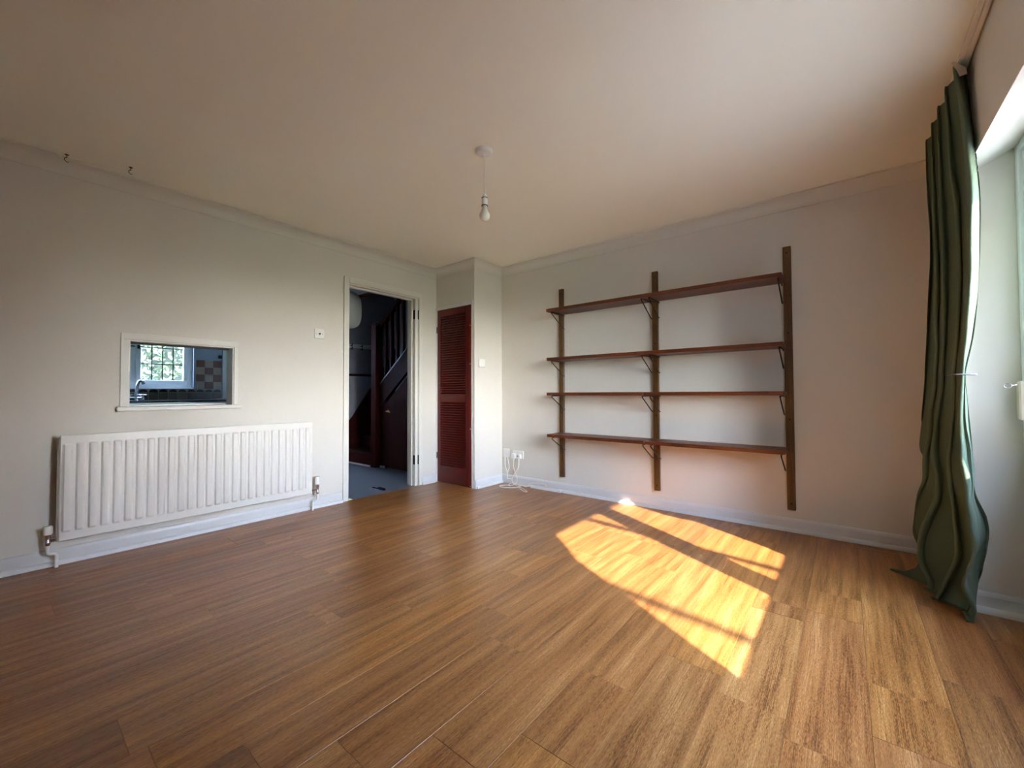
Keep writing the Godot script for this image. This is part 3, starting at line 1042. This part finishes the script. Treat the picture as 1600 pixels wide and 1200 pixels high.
func build_small_things() -> void:
	# socket plate on the radiator wall
	var o := thing("wall_plate", "square white aerial wall plate left of the hall doorway", "socket", Vector3(0, 1.532, 1.797))
	var st := S()
	box(st, Vector3(0, 1.489, 1.754), Vector3(0.010, 1.575, 1.840), 0.003)
	obj("plate", st, M.plastic, o)
	st = S()
	lathe(st, [Vector2(0.0, 0.001), Vector2(0.004, 0.001), Vector2(0.005, 0.009), Vector2(0.0075, 0.009), Vector2(0.0085, 0.0)], Transform3D(Basis(Vector3.FORWARD, PI / 2), Vector3(0.010, 1.531, 1.796)), 16)
	obj("round_socket", st, M.old_brass, o)
	for z in [1.767, 1.827]:
		st = S()
		lathe(st, [Vector2(0, 0.0008), Vector2(0.0032, 0.0)], Transform3D(Basis(Vector3.FORWARD, PI / 2), Vector3(0.010, 1.531, z)), 8)
		obj("screw", st, M.steel, o)
	# thermostat on the cupboard side
	o = thing("thermostat", "small white thermostat box on the side of the corner cupboard", "thermostat", Vector3(CUP_W, 1.32, 0.35))
	st = S()
	box(st, Vector3(CUP_W, 1.275, 0.302), Vector3(CUP_W + 0.026, 1.365, 0.394), 0.006)
	obj("case", st, M.plastic, o)
	st = S()
	lathe(st, [Vector2(0, 0.004), Vector2(0.006, 0.004), Vector2(0.007, 0.0)], Transform3D(Basis(Vector3.FORWARD, -PI / 2), Vector3(CUP_W + 0.026, 1.293, 0.322)), 10)
	obj("knob", st, M.steel, o)
	# cup hooks in the ceiling
	for h in [[Vector3(0.117, H, 3.348), "brass cup hook in the ceiling, nearest the left edge of the picture"], [Vector3(0.222, H, 3.086), "brass cup hook in the ceiling, farther from the left edge"]]:
		st = S()
		var p: Vector3 = h[0]
		lathe(st, [Vector2(0, -0.004), Vector2(0.008, -0.003), Vector2(0.010, 0.0)], Transform3D(Basis.IDENTITY, p), 12)
		var c := [p, p + Vector3(0, -0.018, 0)]
		for k in range(0, 9):
			var a := PI / 2 - PI * 1.25 * k / 8
			c.append(p + Vector3(0.0, -0.030, 0) + Vector3(0.5, 0, 0.8).normalized() * 0.012 * cos(a) + Vector3(0, 0.012 * sin(a), 0))
		tube(st, c, 0.0022, 6)
		tag(obj("cup_hook", st, M.old_brass), h[1], "hook", "cup hooks in the ceiling")
	# sockets, plugs and cables in the corner
	o = thing("outlet_plate", "single square white outlet plate low in the corner", "socket", Vector3(0.677, 0.333, 0))
	st = S()
	box(st, Vector3(0.634, 0.288, 0), Vector3(0.720, 0.378, 0.012), 0.004)
	obj("plate", st, M.plastic, o)
	st = S()
	box(st, Vector3(0.650, 0.282, 0.003), Vector3(0.704, 0.292, 0.012), 0.002)
	obj("cable_outlet", st, M.plastic, o)
	o = thing("double_socket", "double white power socket low on the wall beside the corner", "socket", Vector3(0.845, 0.33, 0))
	st = S()
	box(st, Vector3(0.770, 0.285, 0), Vector3(0.918, 0.371, 0.012), 0.004)
	obj("plate", st, M.plastic, o)
	for x in [0.81, 0.878]:
		st = S()
		box(st, Vector3(x - 0.008, 0.346, 0.011), Vector3(x + 0.008, 0.362, 0.017), 0.002)
		obj("switch", st, M.plastic, o)
	var plugs := [[0.800, "white three-pin plug in the left half of the double socket"], [0.868, "white three-pin plug with dark centre in the right half of the double socket"]]
	var kp := 0
	for p in plugs:
		var pl := thing("plug", p[1], "plug", Vector3(p[0], 0.31, 0.012), "plugs in the double socket")
		st = S()
		prism(st, PackedVector2Array([Vector2(0.290, 0.0), Vector2(0.340, 0.0)].map(func(v): return Vector2(0, 0))) if false else PackedVector2Array([Vector2(p[0] - 0.024, 0.288), Vector2(p[0] + 0.024, 0.288), Vector2(p[0] + 0.026, 0.318), Vector2(p[0] + 0.016, 0.338), Vector2(p[0] - 0.016, 0.338), Vector2(p[0] - 0.026, 0.318)]), 2, 0.012, 0.046)
		obj("body", st, M.plastic, pl)
		if kp == 1:
			st = S()
			box(st, Vector3(p[0] - 0.006, 0.310, 0.046), Vector3(p[0] + 0.006, 0.320, 0.048), 0.001)
			obj("fuse_cover", st, M.hole, pl)
		st = S()
		tube(st, [Vector3(p[0], 0.29, 0.03), Vector3(p[0] + 0.002, 0.268, 0.031)], 0.0065, 8)
		obj("cable_grip", st, M.plastic, pl)
		kp += 1
	var r := 0.0042
	var cables := [
		["thin white cable hanging from the single outlet plate into the corner", [Vector3(0.658, 0.285, 0.009), Vector3(0.668, 0.2, 0.02), Vector3(0.705, 0.13, 0.03), Vector3(0.715, 0.075, 0.036), Vector3(0.715, 0.058, 0.04), Vector3(0.765, 0.062, 0.04)]],
		["second thin white cable from the outlet plate, bowed to the right", [Vector3(0.696, 0.285, 0.009), Vector3(0.715, 0.23, 0.02), Vector3(0.728, 0.18, 0.022), Vector3(0.712, 0.125, 0.028), Vector3(0.704, 0.08, 0.033)]],
		["white plug cable with a wide loop on the floorboards", [Vector3(0.802, 0.270, 0.031), Vector3(0.798, 0.19, 0.033), Vector3(0.825, 0.13, 0.036), Vector3(0.855, 0.08, 0.045), Vector3(0.858, 0.03, 0.06), Vector3(0.83, 0.008, 0.10), Vector3(0.76, 0.0052, 0.13), Vector3(0.735, 0.0052, 0.19), Vector3(0.80, 0.0052, 0.225), Vector3(0.90, 0.0052, 0.17), Vector3(0.94, 0.0052, 0.10), Vector3(0.89, 0.010, 0.06), Vector3(0.80, 0.02, 0.055), Vector3(0.775, 0.0052, 0.09), Vector3(0.82, 0.0052, 0.12)]],
		["white plug cable crossing over and ending in a folded loop", [Vector3(0.870, 0.268, 0.031), Vector3(0.868, 0.20, 0.034), Vector3(0.835, 0.14, 0.045), Vector3(0.800, 0.09, 0.052), Vector3(0.80, 0.04, 0.06), Vector3(0.85, 0.012, 0.075), Vector3(0.93, 0.006, 0.10), Vector3(1.02, 0.0052, 0.15), Vector3(1.10, 0.0052, 0.20), Vector3(1.125, 0.0052, 0.235), Vector3(1.09, 0.0052, 0.232), Vector3(1.01, 0.0052, 0.18), Vector3(0.955, 0.0052, 0.13), Vector3(0.915, 0.012, 0.09)]],
		["white cable arching up against the skirting board", [Vector3(0.90, 0.012, 0.075), Vector3(0.95, 0.012, 0.06), Vector3(1.0, 0.016, 0.052), Vector3(1.03, 0.042, 0.044), Vector3(1.08, 0.052, 0.04), Vector3(1.17, 0.062, 0.036), Vector3(1.225, 0.052, 0.038), Vector3(1.235, 0.034, 0.045), Vector3(1.20, 0.03, 0.045)]],
		["short flat white cable end lying along the skirting", [Vector3(0.86, 0.018, 0.068), Vector3(0.93, 0.014, 0.062), Vector3(0.99, 0.01, 0.062), Vector3(1.06, 0.033, 0.044)]],
	]
	for c in cables:
		st = S()
		tube(st, spline(c[1], 8), r, 8)
		tag(obj("cable", st, M.cable), c[0], "cable", "white cables in the corner")
	# metal piece at the hall threshold
	o = thing("door_closer", "small black and silver metal piece on the hall floor by the threshold", "hardware", Vector3(-0.16, 0, 1.08))
	st = S()
	box(st, Vector3(-0.27, 0.0, 1.066), Vector3(-0.05, 0.012, 1.112), 0.003)
	obj("plate", st, M.chrome, o)
	st = S()
	box(st, Vector3(-0.165, 0.012, 1.068), Vector3(-0.055, 0.027, 1.105), 0.003)
	obj("dark_block", st, M.worktop, o)

func build_kitchen() -> void:
	var X := -3.2
	var st := S()
	box(st, Vector3(-3.2, -0.06, 1.53), Vector3(-0.12, 0.0, 3.95))
	struct("floor_kitchen", st, M.hall_floor, "grey kitchen floor beyond the serving hatch", "floor")
	st = S()
	box(st, Vector3(-3.4, H, 1.45), Vector3(-0.12, H + 0.15, 4.05))
	struct("ceiling_kitchen", st, M.ceiling, "white kitchen ceiling beyond the serving hatch", "ceiling")
	# window wall
	st = S()
	box(st, Vector3(-3.4, -0.06, 1.46), Vector3(X, H, 1.93))
	box(st, Vector3(-3.4, -0.06, 3.5), Vector3(X, H, 4.05))
	box(st, Vector3(-3.4, -0.06, 1.93), Vector3(X, 1.075, 3.5))
	box(st, Vector3(-3.4, 2.15, 1.93), Vector3(X, H, 3.5))
	var kw := struct("wall_kitchen_window", st, M.kitchen_wall, "pale kitchen wall with the leaded window and chequered tiles", "wall")
	st = S()
	box(st, Vector3(-3.2, -0.06, 3.95), Vector3(-0.12, H, 4.05))
	struct("wall_kitchen_far", st, M.kitchen_wall, "kitchen end wall out of sight past the hatch", "wall")
	st = S()
	box(st, Vector3(-3.2, -0.06, 1.46), Vector3(-0.135, H, 1.53))
	struct("wall_kitchen_hall", st, M.kitchen_wall, "partition wall between kitchen and hall", "wall")
	# tiles: rows under the sill, border, chequer on the right
	var t := 0.0975
	for k in 16:
		var z0 := 1.612 + k * t
		st = S()
		box(st, Vector3(X, 0.932, z0 + 0.002), Vector3(X + 0.008, 1.026, z0 + t - 0.002), 0.002)
		obj("tile", st, M.tile_stone, kw)
		st = S()
		box(st, Vector3(X, 1.028, z0 + 0.001), Vector3(X + 0.008, 1.071, z0 + t - 0.001), 0.002)
		obj("border_tile", st, M.tile_cream, kw)
		st = S()
		var arc := PackedVector2Array()
		for i in 9:
			var a := PI * i / 8
			arc.append(Vector2(z0 + t / 2 + 0.044 * cos(a), 1.031 + 0.036 * sin(a)))
		var pts := PackedVector2Array()
		for a in arc:
			pts.append(Vector2(a.y, a.x))
		prism(st, pts, 0, X + 0.008, X + 0.0095)
		obj("border_motif", st, M.tile_black, kw)
	for r in 4:
		for k in 3:
			var z0 := 1.612 + k * t
			var y0 := 1.074 + r * (t + 0.001)
			st = S()
			box(st, Vector3(X, y0 + 0.002, z0 + 0.002), Vector3(X + 0.008, y0 + t - 0.002, z0 + t - 0.002), 0.002)
			obj("tile", st, M.tile_brown if (r + k) % 2 == 1 else M.tile_cream, kw)
	# window_1
	var w := thing("window_1", "white leaded kitchen window seen through the serving hatch", "window", Vector3(-3.3, 1.08, 2.7), "", "structure")
	st = S()
	box(st, Vector3(-3.33, 1.075, 1.93), Vector3(-3.27, 1.13, 3.5), 0.004)
	box(st, Vector3(-3.33, 2.095, 1.93), Vector3(-3.27, 2.15, 3.5), 0.004)
	box(st, Vector3(-3.33, 1.13, 1.93), Vector3(-3.27, 2.095, 1.98), 0.004)
	box(st, Vector3(-3.33, 1.13, 3.45), Vector3(-3.27, 2.095, 3.5), 0.004)
	box(st, Vector3(-3.33, 1.13, 2.50), Vector3(-3.27, 2.095, 2.56), 0.004)
	obj("frame", st, M.upvc, w)
	st = S()
	box(st, Vector3(-3.35, 1.072, 1.932), Vector3(-3.185, 1.088, 3.498), 0.003)
	obj("sill", st, M.upvc, w)
	for s in [[1.98, 2.50, 4], [2.56, 3.45, 7]]:
		var a: float = s[0]; var b: float = s[1]
		st = S()
		box(st, Vector3(-3.315, 1.13, a), Vector3(-3.262, 1.185, b), 0.004)
		box(st, Vector3(-3.315, 2.04, a), Vector3(-3.262, 2.095, b), 0.004)
		box(st, Vector3(-3.315, 1.185, a), Vector3(-3.262, 2.04, a + 0.045), 0.004)
		box(st, Vector3(-3.315, 1.185, b - 0.045), Vector3(-3.262, 2.04, b), 0.004)
		var cs := obj("casement", st, M.upvc, w)
		st = S()
		box(st, Vector3(-3.292, 1.18, a + 0.04), Vector3(-3.288, 2.045, b - 0.04))
		obj("pane", st, M.glass, cs)
		var g0 := a + 0.045
		var g1 := b - 0.045
		var n: int = s[2]
		for k in range(1, n):
			st = S()
			var z := g0 + (g1 - g0) * k / n
			box(st, Vector3(-3.288, 1.185, z - 0.006), Vector3(-3.2845, 2.04, z + 0.006), 0.001)
			obj("lead_strip", st, M.lead, cs)
		for y in [1.392, 1.602, 1.81]:
			st = S()
			box(st, Vector3(-3.288, y - 0.006, g0), Vector3(-3.2843, y + 0.006, g1), 0.001)
			obj("lead_strip", st, M.lead, cs)
		st = S()
		var zh := b - 0.02 if n == 4 else a + 0.02
		box(st, Vector3(-3.262, 1.575, zh - 0.014), Vector3(-3.235, 1.625, zh + 0.014), 0.004)
		tube(st, [Vector3(-3.24, 1.605, zh), Vector3(-3.225, 1.60, zh - 0.06)], 0.007, 8)
		obj("window_handle", st, M.lead, cs)
	# far worktop and units
	var u := thing("kitchen_unit", "dark kitchen base units under the leaded window", "cabinet", Vector3(-2.9, 0, 2.75))
	st = S()
	box(st, Vector3(-3.19, 0.1, 1.54), Vector3(-2.62, 0.885, 3.94), 0.003)
	obj("carcass", st, M.worktop, u)
	for k in 4:
		st = S()
		box(st, Vector3(-2.62, 0.12, 1.56 + k * 0.595), Vector3(-2.60, 0.87, 2.14 + k * 0.595), 0.004)
		obj("cabinet_door", st, M.worktop, u)
	st = S()
	box(st, Vector3(-3.19, 0.887, 1.535), Vector3(-2.585, 0.925, 3.945), 0.006)
	tag(obj("kitchen_worktop", st, M.worktop), "glossy dark worktop below the leaded kitchen window", "worktop")
	u = thing("serving_unit", "pale kitchen base unit directly behind the serving hatch", "cabinet", Vector3(-0.43, 0, 2.9))
	st = S()
	box(st, Vector3(-0.71, 0.1, 2.0), Vector3(-0.14, 0.895, 3.94), 0.003)
	obj("carcass", st, M.worktop_pale, u)
	st = S()
	box(st, Vector3(-0.72, 0.897, 1.99), Vector3(-0.132, 0.932, 3.945), 0.005)
	tag(obj("serving_worktop", st, M.worktop_pale), "pale worktop just behind the serving hatch sill", "worktop")
	# tap
	o_tap()
	st = S()
	box(st, Vector3(-3.19, 0.926, 1.545), Vector3(-3.165, 1.72, 1.605), 0.004)
	tag(obj("upright_panel", st, M.upvc), "tall narrow white upright panel at the right edge of the hatch view", "panel")
	st = S()
	lathe(st, [Vector2(0.0, 0.926), Vector2(0.05, 0.926), Vector2(0.085, 0.944), Vector2(0.088, 0.946), Vector2(0.08, 0.945), Vector2(0.048, 0.931), Vector2(0.0, 0.931)], Transform3D(Basis.IDENTITY, Vector3(-2.75, 0, 1.72)), 24)
	tag(obj("dish", st, M.upvc), "small white dish on the dark kitchen worktop", "dish")
	st = S()
	box(st, Vector3(-3.192, 1.50, 1.615), Vector3(-3.165, 1.545, 1.655), 0.005)
	tube(st, bend([Vector3(-3.17, 1.51, 1.635), Vector3(-3.13, 1.505, 1.635), Vector3(-3.12, 1.53, 1.635)], 0.01), 0.005, 8)
	tag(obj("wall_hook", st, M.lead), "small dark hook above the chequered kitchen tiles", "hook")

func o_tap() -> void:
	var at := Vector3(-3.0, 0.925, 2.54)
	var o := thing("kitchen_tap", "chrome mixer tap with swan neck and two handles at the kitchen window", "tap", at)
	var st := S()
	tube(st, [at + Vector3(0, 0.03, -0.075), at + Vector3(0, 0.03, 0.075)], 0.016, 12)
	lathe(st, [Vector2(0.026, 0.0), Vector2(0.026, 0.012), Vector2(0.016, 0.03), Vector2(0.016, 0.06), Vector2(0.012, 0.07)], Transform3D(Basis.IDENTITY, at), 14)
	obj("body", st, M.chrome, o)
	st = S()
	tube(st, spline([at + Vector3(0, 0.06, 0), at + Vector3(0, 0.12, -0.005), at + Vector3(0.005, 0.19, -0.012), at + Vector3(0.015, 0.235, -0.028), at + Vector3(0.03, 0.235, -0.05), at + Vector3(0.038, 0.20, -0.062)], 6), 0.016, 10)
	obj("spout", st, M.chrome, o)
	for s in [-1.0, 1.0]:
		var b := at + Vector3(0, 0.03, 0.062 * s)
		st = S()
		lathe(st, [Vector2(0.018, 0.0), Vector2(0.014, 0.02), Vector2(0.014, 0.045), Vector2(0.0, 0.05)], Transform3D(Basis.IDENTITY, b), 12)
		tube(st, [b + Vector3(-0.032, 0.04, 0), b + Vector3(0.032, 0.04, 0)], 0.007, 8)
		tube(st, [b + Vector3(0, 0.04, -0.032), b + Vector3(0, 0.04, 0.032)], 0.007, 8)
		obj("handle", st, M.chrome, o)

func build_hall() -> void:
	var st := S()
	box(st, Vector3(-2.2, -0.06, -0.55), Vector3(0.0, 0.0, 1.46))
	struct("floor_hall", st, M.hall_floor, "grey sheet floor of the hall beyond the doorway", "floor")
	st = S()
	box(st, Vector3(-2.35, -0.06, -0.7), Vector3(-2.2, 4.0, 0.95))
	box(st, Vector3(-2.35, -0.06, 1.4), Vector3(-2.2, 4.0, 1.46))
	box(st, Vector3(-2.35, -0.06, 0.95), Vector3(-2.2, 1.1, 1.4))
	box(st, Vector3(-2.35, 1.9, 0.95), Vector3(-2.2, 4.0, 1.4))
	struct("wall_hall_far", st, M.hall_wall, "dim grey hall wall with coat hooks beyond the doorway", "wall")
	st = S()
	box(st, Vector3(-2.2, -0.06, -0.7), Vector3(-0.12, 4.0, -0.55))
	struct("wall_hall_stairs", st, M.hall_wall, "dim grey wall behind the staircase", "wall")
	st = S()
	box(st, Vector3(-0.12, H, -0.7), Vector3(0.0, 4.0, 0.5))
	box(st, Vector3(-2.2, H + 0.15, 0.39), Vector3(-0.12, 4.0, 0.5))
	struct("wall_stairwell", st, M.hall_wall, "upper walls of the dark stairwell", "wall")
	st = S()
	box(st, Vector3(-2.35, 4.0, -0.7), Vector3(0.0, 4.1, 0.5))
	struct("ceiling_stairwell", st, M.hall_wall, "ceiling over the dark stairwell", "ceiling")
	st = S()
	box(st, Vector3(-2.35, H, 0.39), Vector3(-0.12, H + 0.15, 1.46))
	struct("ceiling_hall", st, M.hall_wall, "dim hall ceiling above the paper shade", "ceiling")
	st = S()
	box(st, Vector3(-2.2, H - 0.03, 0.365), Vector3(-0.12, H + 0.15, 0.39), 0.003)
	struct("trim_8", st, M.stair, "dark timber edge of the stairwell opening", "trim")
	st = S()
	box(st, Vector3(-2.2, 1.27, -0.55), Vector3(-2.185, 1.305, 1.4), 0.004)
	struct("trim_9", st, M.stair, "dark dado rail on the hall wall", "trim")
	# hall window, out of sight, gives the hall its dim daylight
	var w := thing("window_3", "small hall window out of sight left of the doorway view", "window", Vector3(-2.28, 1.5, 1.175), "", "structure")
	st = S()
	box(st, Vector3(-2.31, 1.1, 0.95), Vector3(-2.25, 1.15, 1.4))
	box(st, Vector3(-2.31, 1.85, 0.95), Vector3(-2.25, 1.9, 1.4))
	box(st, Vector3(-2.31, 1.15, 0.95), Vector3(-2.25, 1.85, 1.0))
	box(st, Vector3(-2.31, 1.15, 1.35), Vector3(-2.25, 1.85, 1.4))
	obj("frame", st, M.upvc, w)
	st = S()
	box(st, Vector3(-2.282, 1.14, 0.99), Vector3(-2.278, 1.86, 1.36))
	obj("pane", st, M.glass, w)
	# staircase
	var o := thing("staircase", "dark stained wooden staircase in the hall beyond the doorway", "staircase", Vector3(-1.0, 0, 0.0))
	var zp := 0.30
	st = S()
	box(st, Vector3(-1.41, 0, 0.275), Vector3(-1.30, 1.93, 0.385), 0.004)
	box(st, Vector3(-1.425, 1.93, 0.26), Vector3(-1.285, 1.955, 0.40), 0.006)
	obj("newel_post", st, M.stair, o)
	var sl := 0.76
	var y_at := func(x: float, base: float) -> float:
		return base + sl * (x + 1.30)
	# string panel: sloping band, gap, then the boarded spandrel with its door
	st = S()
	prism(st, slope_band(-1.30, -0.125, y_at, 0.83, 1.115), 2, zp - 0.03, zp + 0.012)
	obj("string_board", st, M.stair, o)
	st = S()
	prism(st, slope_band(-1.30, -0.125, y_at, 1.115, 1.14), 2, zp - 0.04, zp + 0.022)
	obj("string_cap", st, M.mahogany, o)
	st = S()
	prism(st, slope_band(-1.30, -0.125, y_at, 1.90, 1.965), 2, zp - 0.045, zp + 0.02)
	obj("handrail", st, M.stair, o)
	for k in 9:
		var x := -1.205 + k * 0.128
		st = S()
		var ya: float = y_at.call(x, 1.13)
		var yb: float = y_at.call(x, 1.92)
		box(st, Vector3(x - 0.021, ya - 0.02, zp - 0.034), Vector3(x + 0.021, yb + 0.01, zp + 0.008), 0.003)
		obj("baluster", st, M.stair, o)
	st = S()
	prism(st, PackedVector2Array([Vector2(-1.30, 0.0), Vector2(-1.19, 0.0), Vector2(-1.19, y_at.call(-1.19, 0.83)), Vector2(-1.30, y_at.call(-1.30, 0.83))]), 2, zp - 0.03, zp - 0.005)
	obj("spandrel_board", st, M.stair, o)
	# winder treads and flight
	var tops := [[-2.2, -1.41, 0.37, 0.185], [-2.2, -1.41, 0.05, 0.37], [-2.2, -1.41, -0.25, 0.555]]
	for t in tops:
		st = S()
		box(st, Vector3(t[0], t[3] - 0.03, -0.55), Vector3(t[1], t[3], t[2] + 0.02), 0.006)
		box(st, Vector3(t[0], 0.0 if t[3] < 0.2 else t[3] - 0.185, t[2] - 0.02), Vector3(t[1], t[3] - 0.03, t[2]), 0.0)
		obj("tread", st, M.stair, o)
	for k in 6:
		var x := -1.40 + k * 0.24
		var y := 0.74 + k * 0.185
		st = S()
		box(st, Vector3(x, y - 0.03, -0.55), Vector3(minf(x + 0.27, -0.125), y, zp - 0.03), 0.004)
		box(st, Vector3(x + 0.01, y - 0.185, -0.55), Vector3(x + 0.03, y - 0.03, zp - 0.03))
		obj("tread", st, M.stair, o)
	st = S()
	var w2 := PackedVector2Array()
	for q in [Vector2(0.0, 0.385), Vector2(0.47, 0.385), Vector2(0.66, 0.2), Vector2(1.75, -0.55), Vector2(0.0, -0.55)]:
		w2.append(q)
	prism(st, w2, 0, -2.198, -2.17)
	obj("wall_string", st, M.stair, o)
	var d := thing("door_4", "dark understairs cupboard door with a sloping top", "door", Vector3(-0.65, 0, zp), "", "structure")
	st = S()
	prism(st, PackedVector2Array([Vector2(-1.185, 0.012), Vector2(-0.13, 0.012), Vector2(-0.13, y_at.call(-0.13, 0.775)), Vector2(-1.185, y_at.call(-1.185, 0.775))]), 2, zp - 0.025, zp + 0.002)
	obj("panel", st, M.stair, d)
	st = S()
	tube(st, bend([Vector3(-1.125, 0.765, zp), Vector3(-1.125, 0.765, zp + 0.045), Vector3(-1.03, 0.755, zp + 0.045)], 0.012), 0.007, 8)
	lathe(st, [Vector2(0.0, 0.006), Vector2(0.016, 0.004), Vector2(0.018, 0.0)], Transform3D(Basis(Vector3.RIGHT, PI / 2), Vector3(-1.125, 0.765, zp + 0.002)), 14)
	obj("handle", st, M.brass, d)
	# pale strips at the foot of the stairs
	st = S()
	box(st, Vector3(-2.19, 0.0, 0.372), Vector3(-1.43, 0.022, 0.39), 0.003)
	struct("trim_10", st, M.trim, "pale floor bead at the foot of the bottom stair", "bead")
	st = S()
	box(st, Vector3(-1.295, 0.0, zp + 0.004), Vector3(-1.195, 0.03, zp + 0.02), 0.003)
	struct("trim_11", st, M.trim, "short pale block beside the newel post", "bead")
	# coat rail
	var c := thing("coat_rail", "white coat rail with a row of dark hooks on the hall wall", "coat rail", Vector3(-2.2, 1.72, 0.1))
	st = S()
	box(st, Vector3(-0.012, -0.03, -0.48), Vector3(0.012, 0.03, 0.42), 0.004, Vector2.ZERO, Transform3D(Basis(Vector3.RIGHT, deg_to_rad(2.0)), Vector3(-2.186, 1.73, 0.1)))
	obj("board", st, M.trim, c)
	for k in 5:
		var z := -0.26 + 0.17 * k
		st = S()
		for yy in [1.73, 1.68]:
			tube(st, bend([Vector3(-2.175, yy, z), Vector3(-2.13, yy - 0.01, z), Vector3(-2.125, yy + 0.025, z)], 0.012), 0.007, 8)
		obj("hook", st, M.worktop, c)
	# shade
	var at := Vector3(-1.0, 2.0, 1.01)
	var l := thing("hall_lampshade", "white rounded paper shade hanging in the hall", "lampshade", at)
	st = S()
	var prof := []
	for i in range(0, 17):
		var a := -PI / 2 + PI * i / 16
		var cx := cos(a); var sy := sin(a)
		prof.append(Vector2(0.2 * pow(maxf(cx, 0.0), 0.45), 0.215 * signf(sy) * pow(absf(sy), 0.7)))
	lathe(st, prof, Transform3D(Basis.IDENTITY, at), 32)
	obj("shade", st, M.paper, l)
	st = S()
	tube(st, [at + Vector3(0, 0.2, 0), Vector3(at.x, H, at.z)], 0.003, 6)
	obj("cord", st, M.cable, l)

func slope_band(x0: float, x1: float, f: Callable, lo: float, hi: float) -> PackedVector2Array:
	return PackedVector2Array([Vector2(x0, f.call(x0, lo)), Vector2(x1, f.call(x1, lo)), Vector2(x1, f.call(x1, hi)), Vector2(x0, f.call(x0, hi))])

func build_garden() -> void:
	var st := S()
	box(st, Vector3(4.375, -0.25, -3.0), Vector3(9.0, -0.12, 9.0))
	struct("patio", st, M.paving, "dark slate terrace outside the garden doors", "paving")
	st = S()
	box(st, Vector3(9.0, -0.3, -12.0), Vector3(30.0, -0.15, 18.0))
	box(st, Vector3(-24.0, -0.3, -14.0), Vector3(-3.4, -0.15, 18.0))
	struct("lawn", st, M.grass, "green lawn beyond the terrace", "lawn")
	# pergola whose rafters cast the slanting bars of shade in the patch of sun
	var o := thing("pergola", "timber pergola over the terrace outside the garden doors", "pergola", Vector3(5.5, -0.12, 2.8))
	for k in 4:
		var z := 1.42 + 0.853 * k
		st = S()
		box(st, Vector3(-1.1, -0.03, -0.025), Vector3(1.25, 0.03, 0.025), 0.004, Vector2.ZERO, Transform3D(Basis(Vector3.UP, -atan(0.14)), Vector3(5.5, 2.5, z + 0.14 * 0.64)))
		obj("rafter", st, M.pine, o)
	for x in [4.42, 6.72]:
		st = S()
		box(st, Vector3(x - 0.04, 2.36, 1.0), Vector3(x + 0.04, 2.47, 4.5), 0.004)
		obj("beam", st, M.pine, o)
	for z in [1.1, 4.4]:
		for x in [4.44, 6.72]:
			st = S()
			box(st, Vector3(x - 0.045, -0.12, z - 0.045), Vector3(x + 0.045, 2.36, z + 0.045), 0.004)
			obj("post", st, M.pine, o)
	# neighbouring walls that frame the terrace
	st = S()
	box(st, Vector3(4.375, -0.25, -0.15), Vector3(9.5, 3.7, 0.06))
	struct("wall_neighbour", st, M.brick, "rendered boundary wall of the next house beside the terrace", "wall")
	st = S()
	box(st, Vector3(4.375, -0.25, 4.75), Vector3(7.6, 6.0, 6.35))
	struct("wall_wing", st, M.brick, "rendered wing of the house beside the terrace", "wall")
	# hedge outside the kitchen window
	var hx := -6.6
	var hd := thing("hedge", "bright leafy hedge outside the kitchen window", "hedge", Vector3(hx, -0.15, 1.0))
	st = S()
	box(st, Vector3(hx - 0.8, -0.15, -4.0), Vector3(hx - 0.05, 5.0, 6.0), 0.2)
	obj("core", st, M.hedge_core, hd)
	var leaf := S()
	var lp := [Vector3(0, 0, 0), Vector3(0.022, 0.035, 0.008), Vector3(0.0, 0.085, 0.0), Vector3(-0.022, 0.035, 0.008)]
	poly(leaf, [lp[0], lp[1], lp[2]], Vector3(0, 0, 1))
	poly(leaf, [lp[0], lp[2], lp[3]], Vector3(0, 0, 1))
	var mm := MultiMesh.new()
	mm.transform_format = MultiMesh.TRANSFORM_3D
	mm.use_colors = true
	mm.mesh = leaf.commit()
	mm.instance_count = 9000
	for k in 9000:
		var p := Vector3(hx + rng.randf_range(-0.08, 0.22), rng.randf_range(0.3, 4.2), rng.randf_range(-2.2, 3.6))
		p.x += 0.15 * sin(p.z * 2.1) * cos(p.y * 2.6)
		var b := Basis.from_euler(Vector3(rng.randf_range(-1.4, 1.4), rng.randf_range(0.2, PI - 0.2), rng.randf_range(-2.6, 2.6))).scaled(Vector3.ONE * rng.randf_range(0.8, 1.6))
		mm.set_instance_transform(k, Transform3D(b, p - origin_of(hd)))
		var g := rng.randf_range(0.6, 1.5)
		mm.set_instance_color(k, Color(g, g * rng.randf_range(0.95, 1.05), g * 0.9))
	var mi := MultiMeshInstance3D.new()
	mi.name = "leaves"
	mi.multimesh = mm
	var ml: StandardMaterial3D = M.leaf
	ml.vertex_color_use_as_albedo = true
	mi.material_override = ml
	mi.set_meta("kind", "stuff")
	hd.add_child(mi)
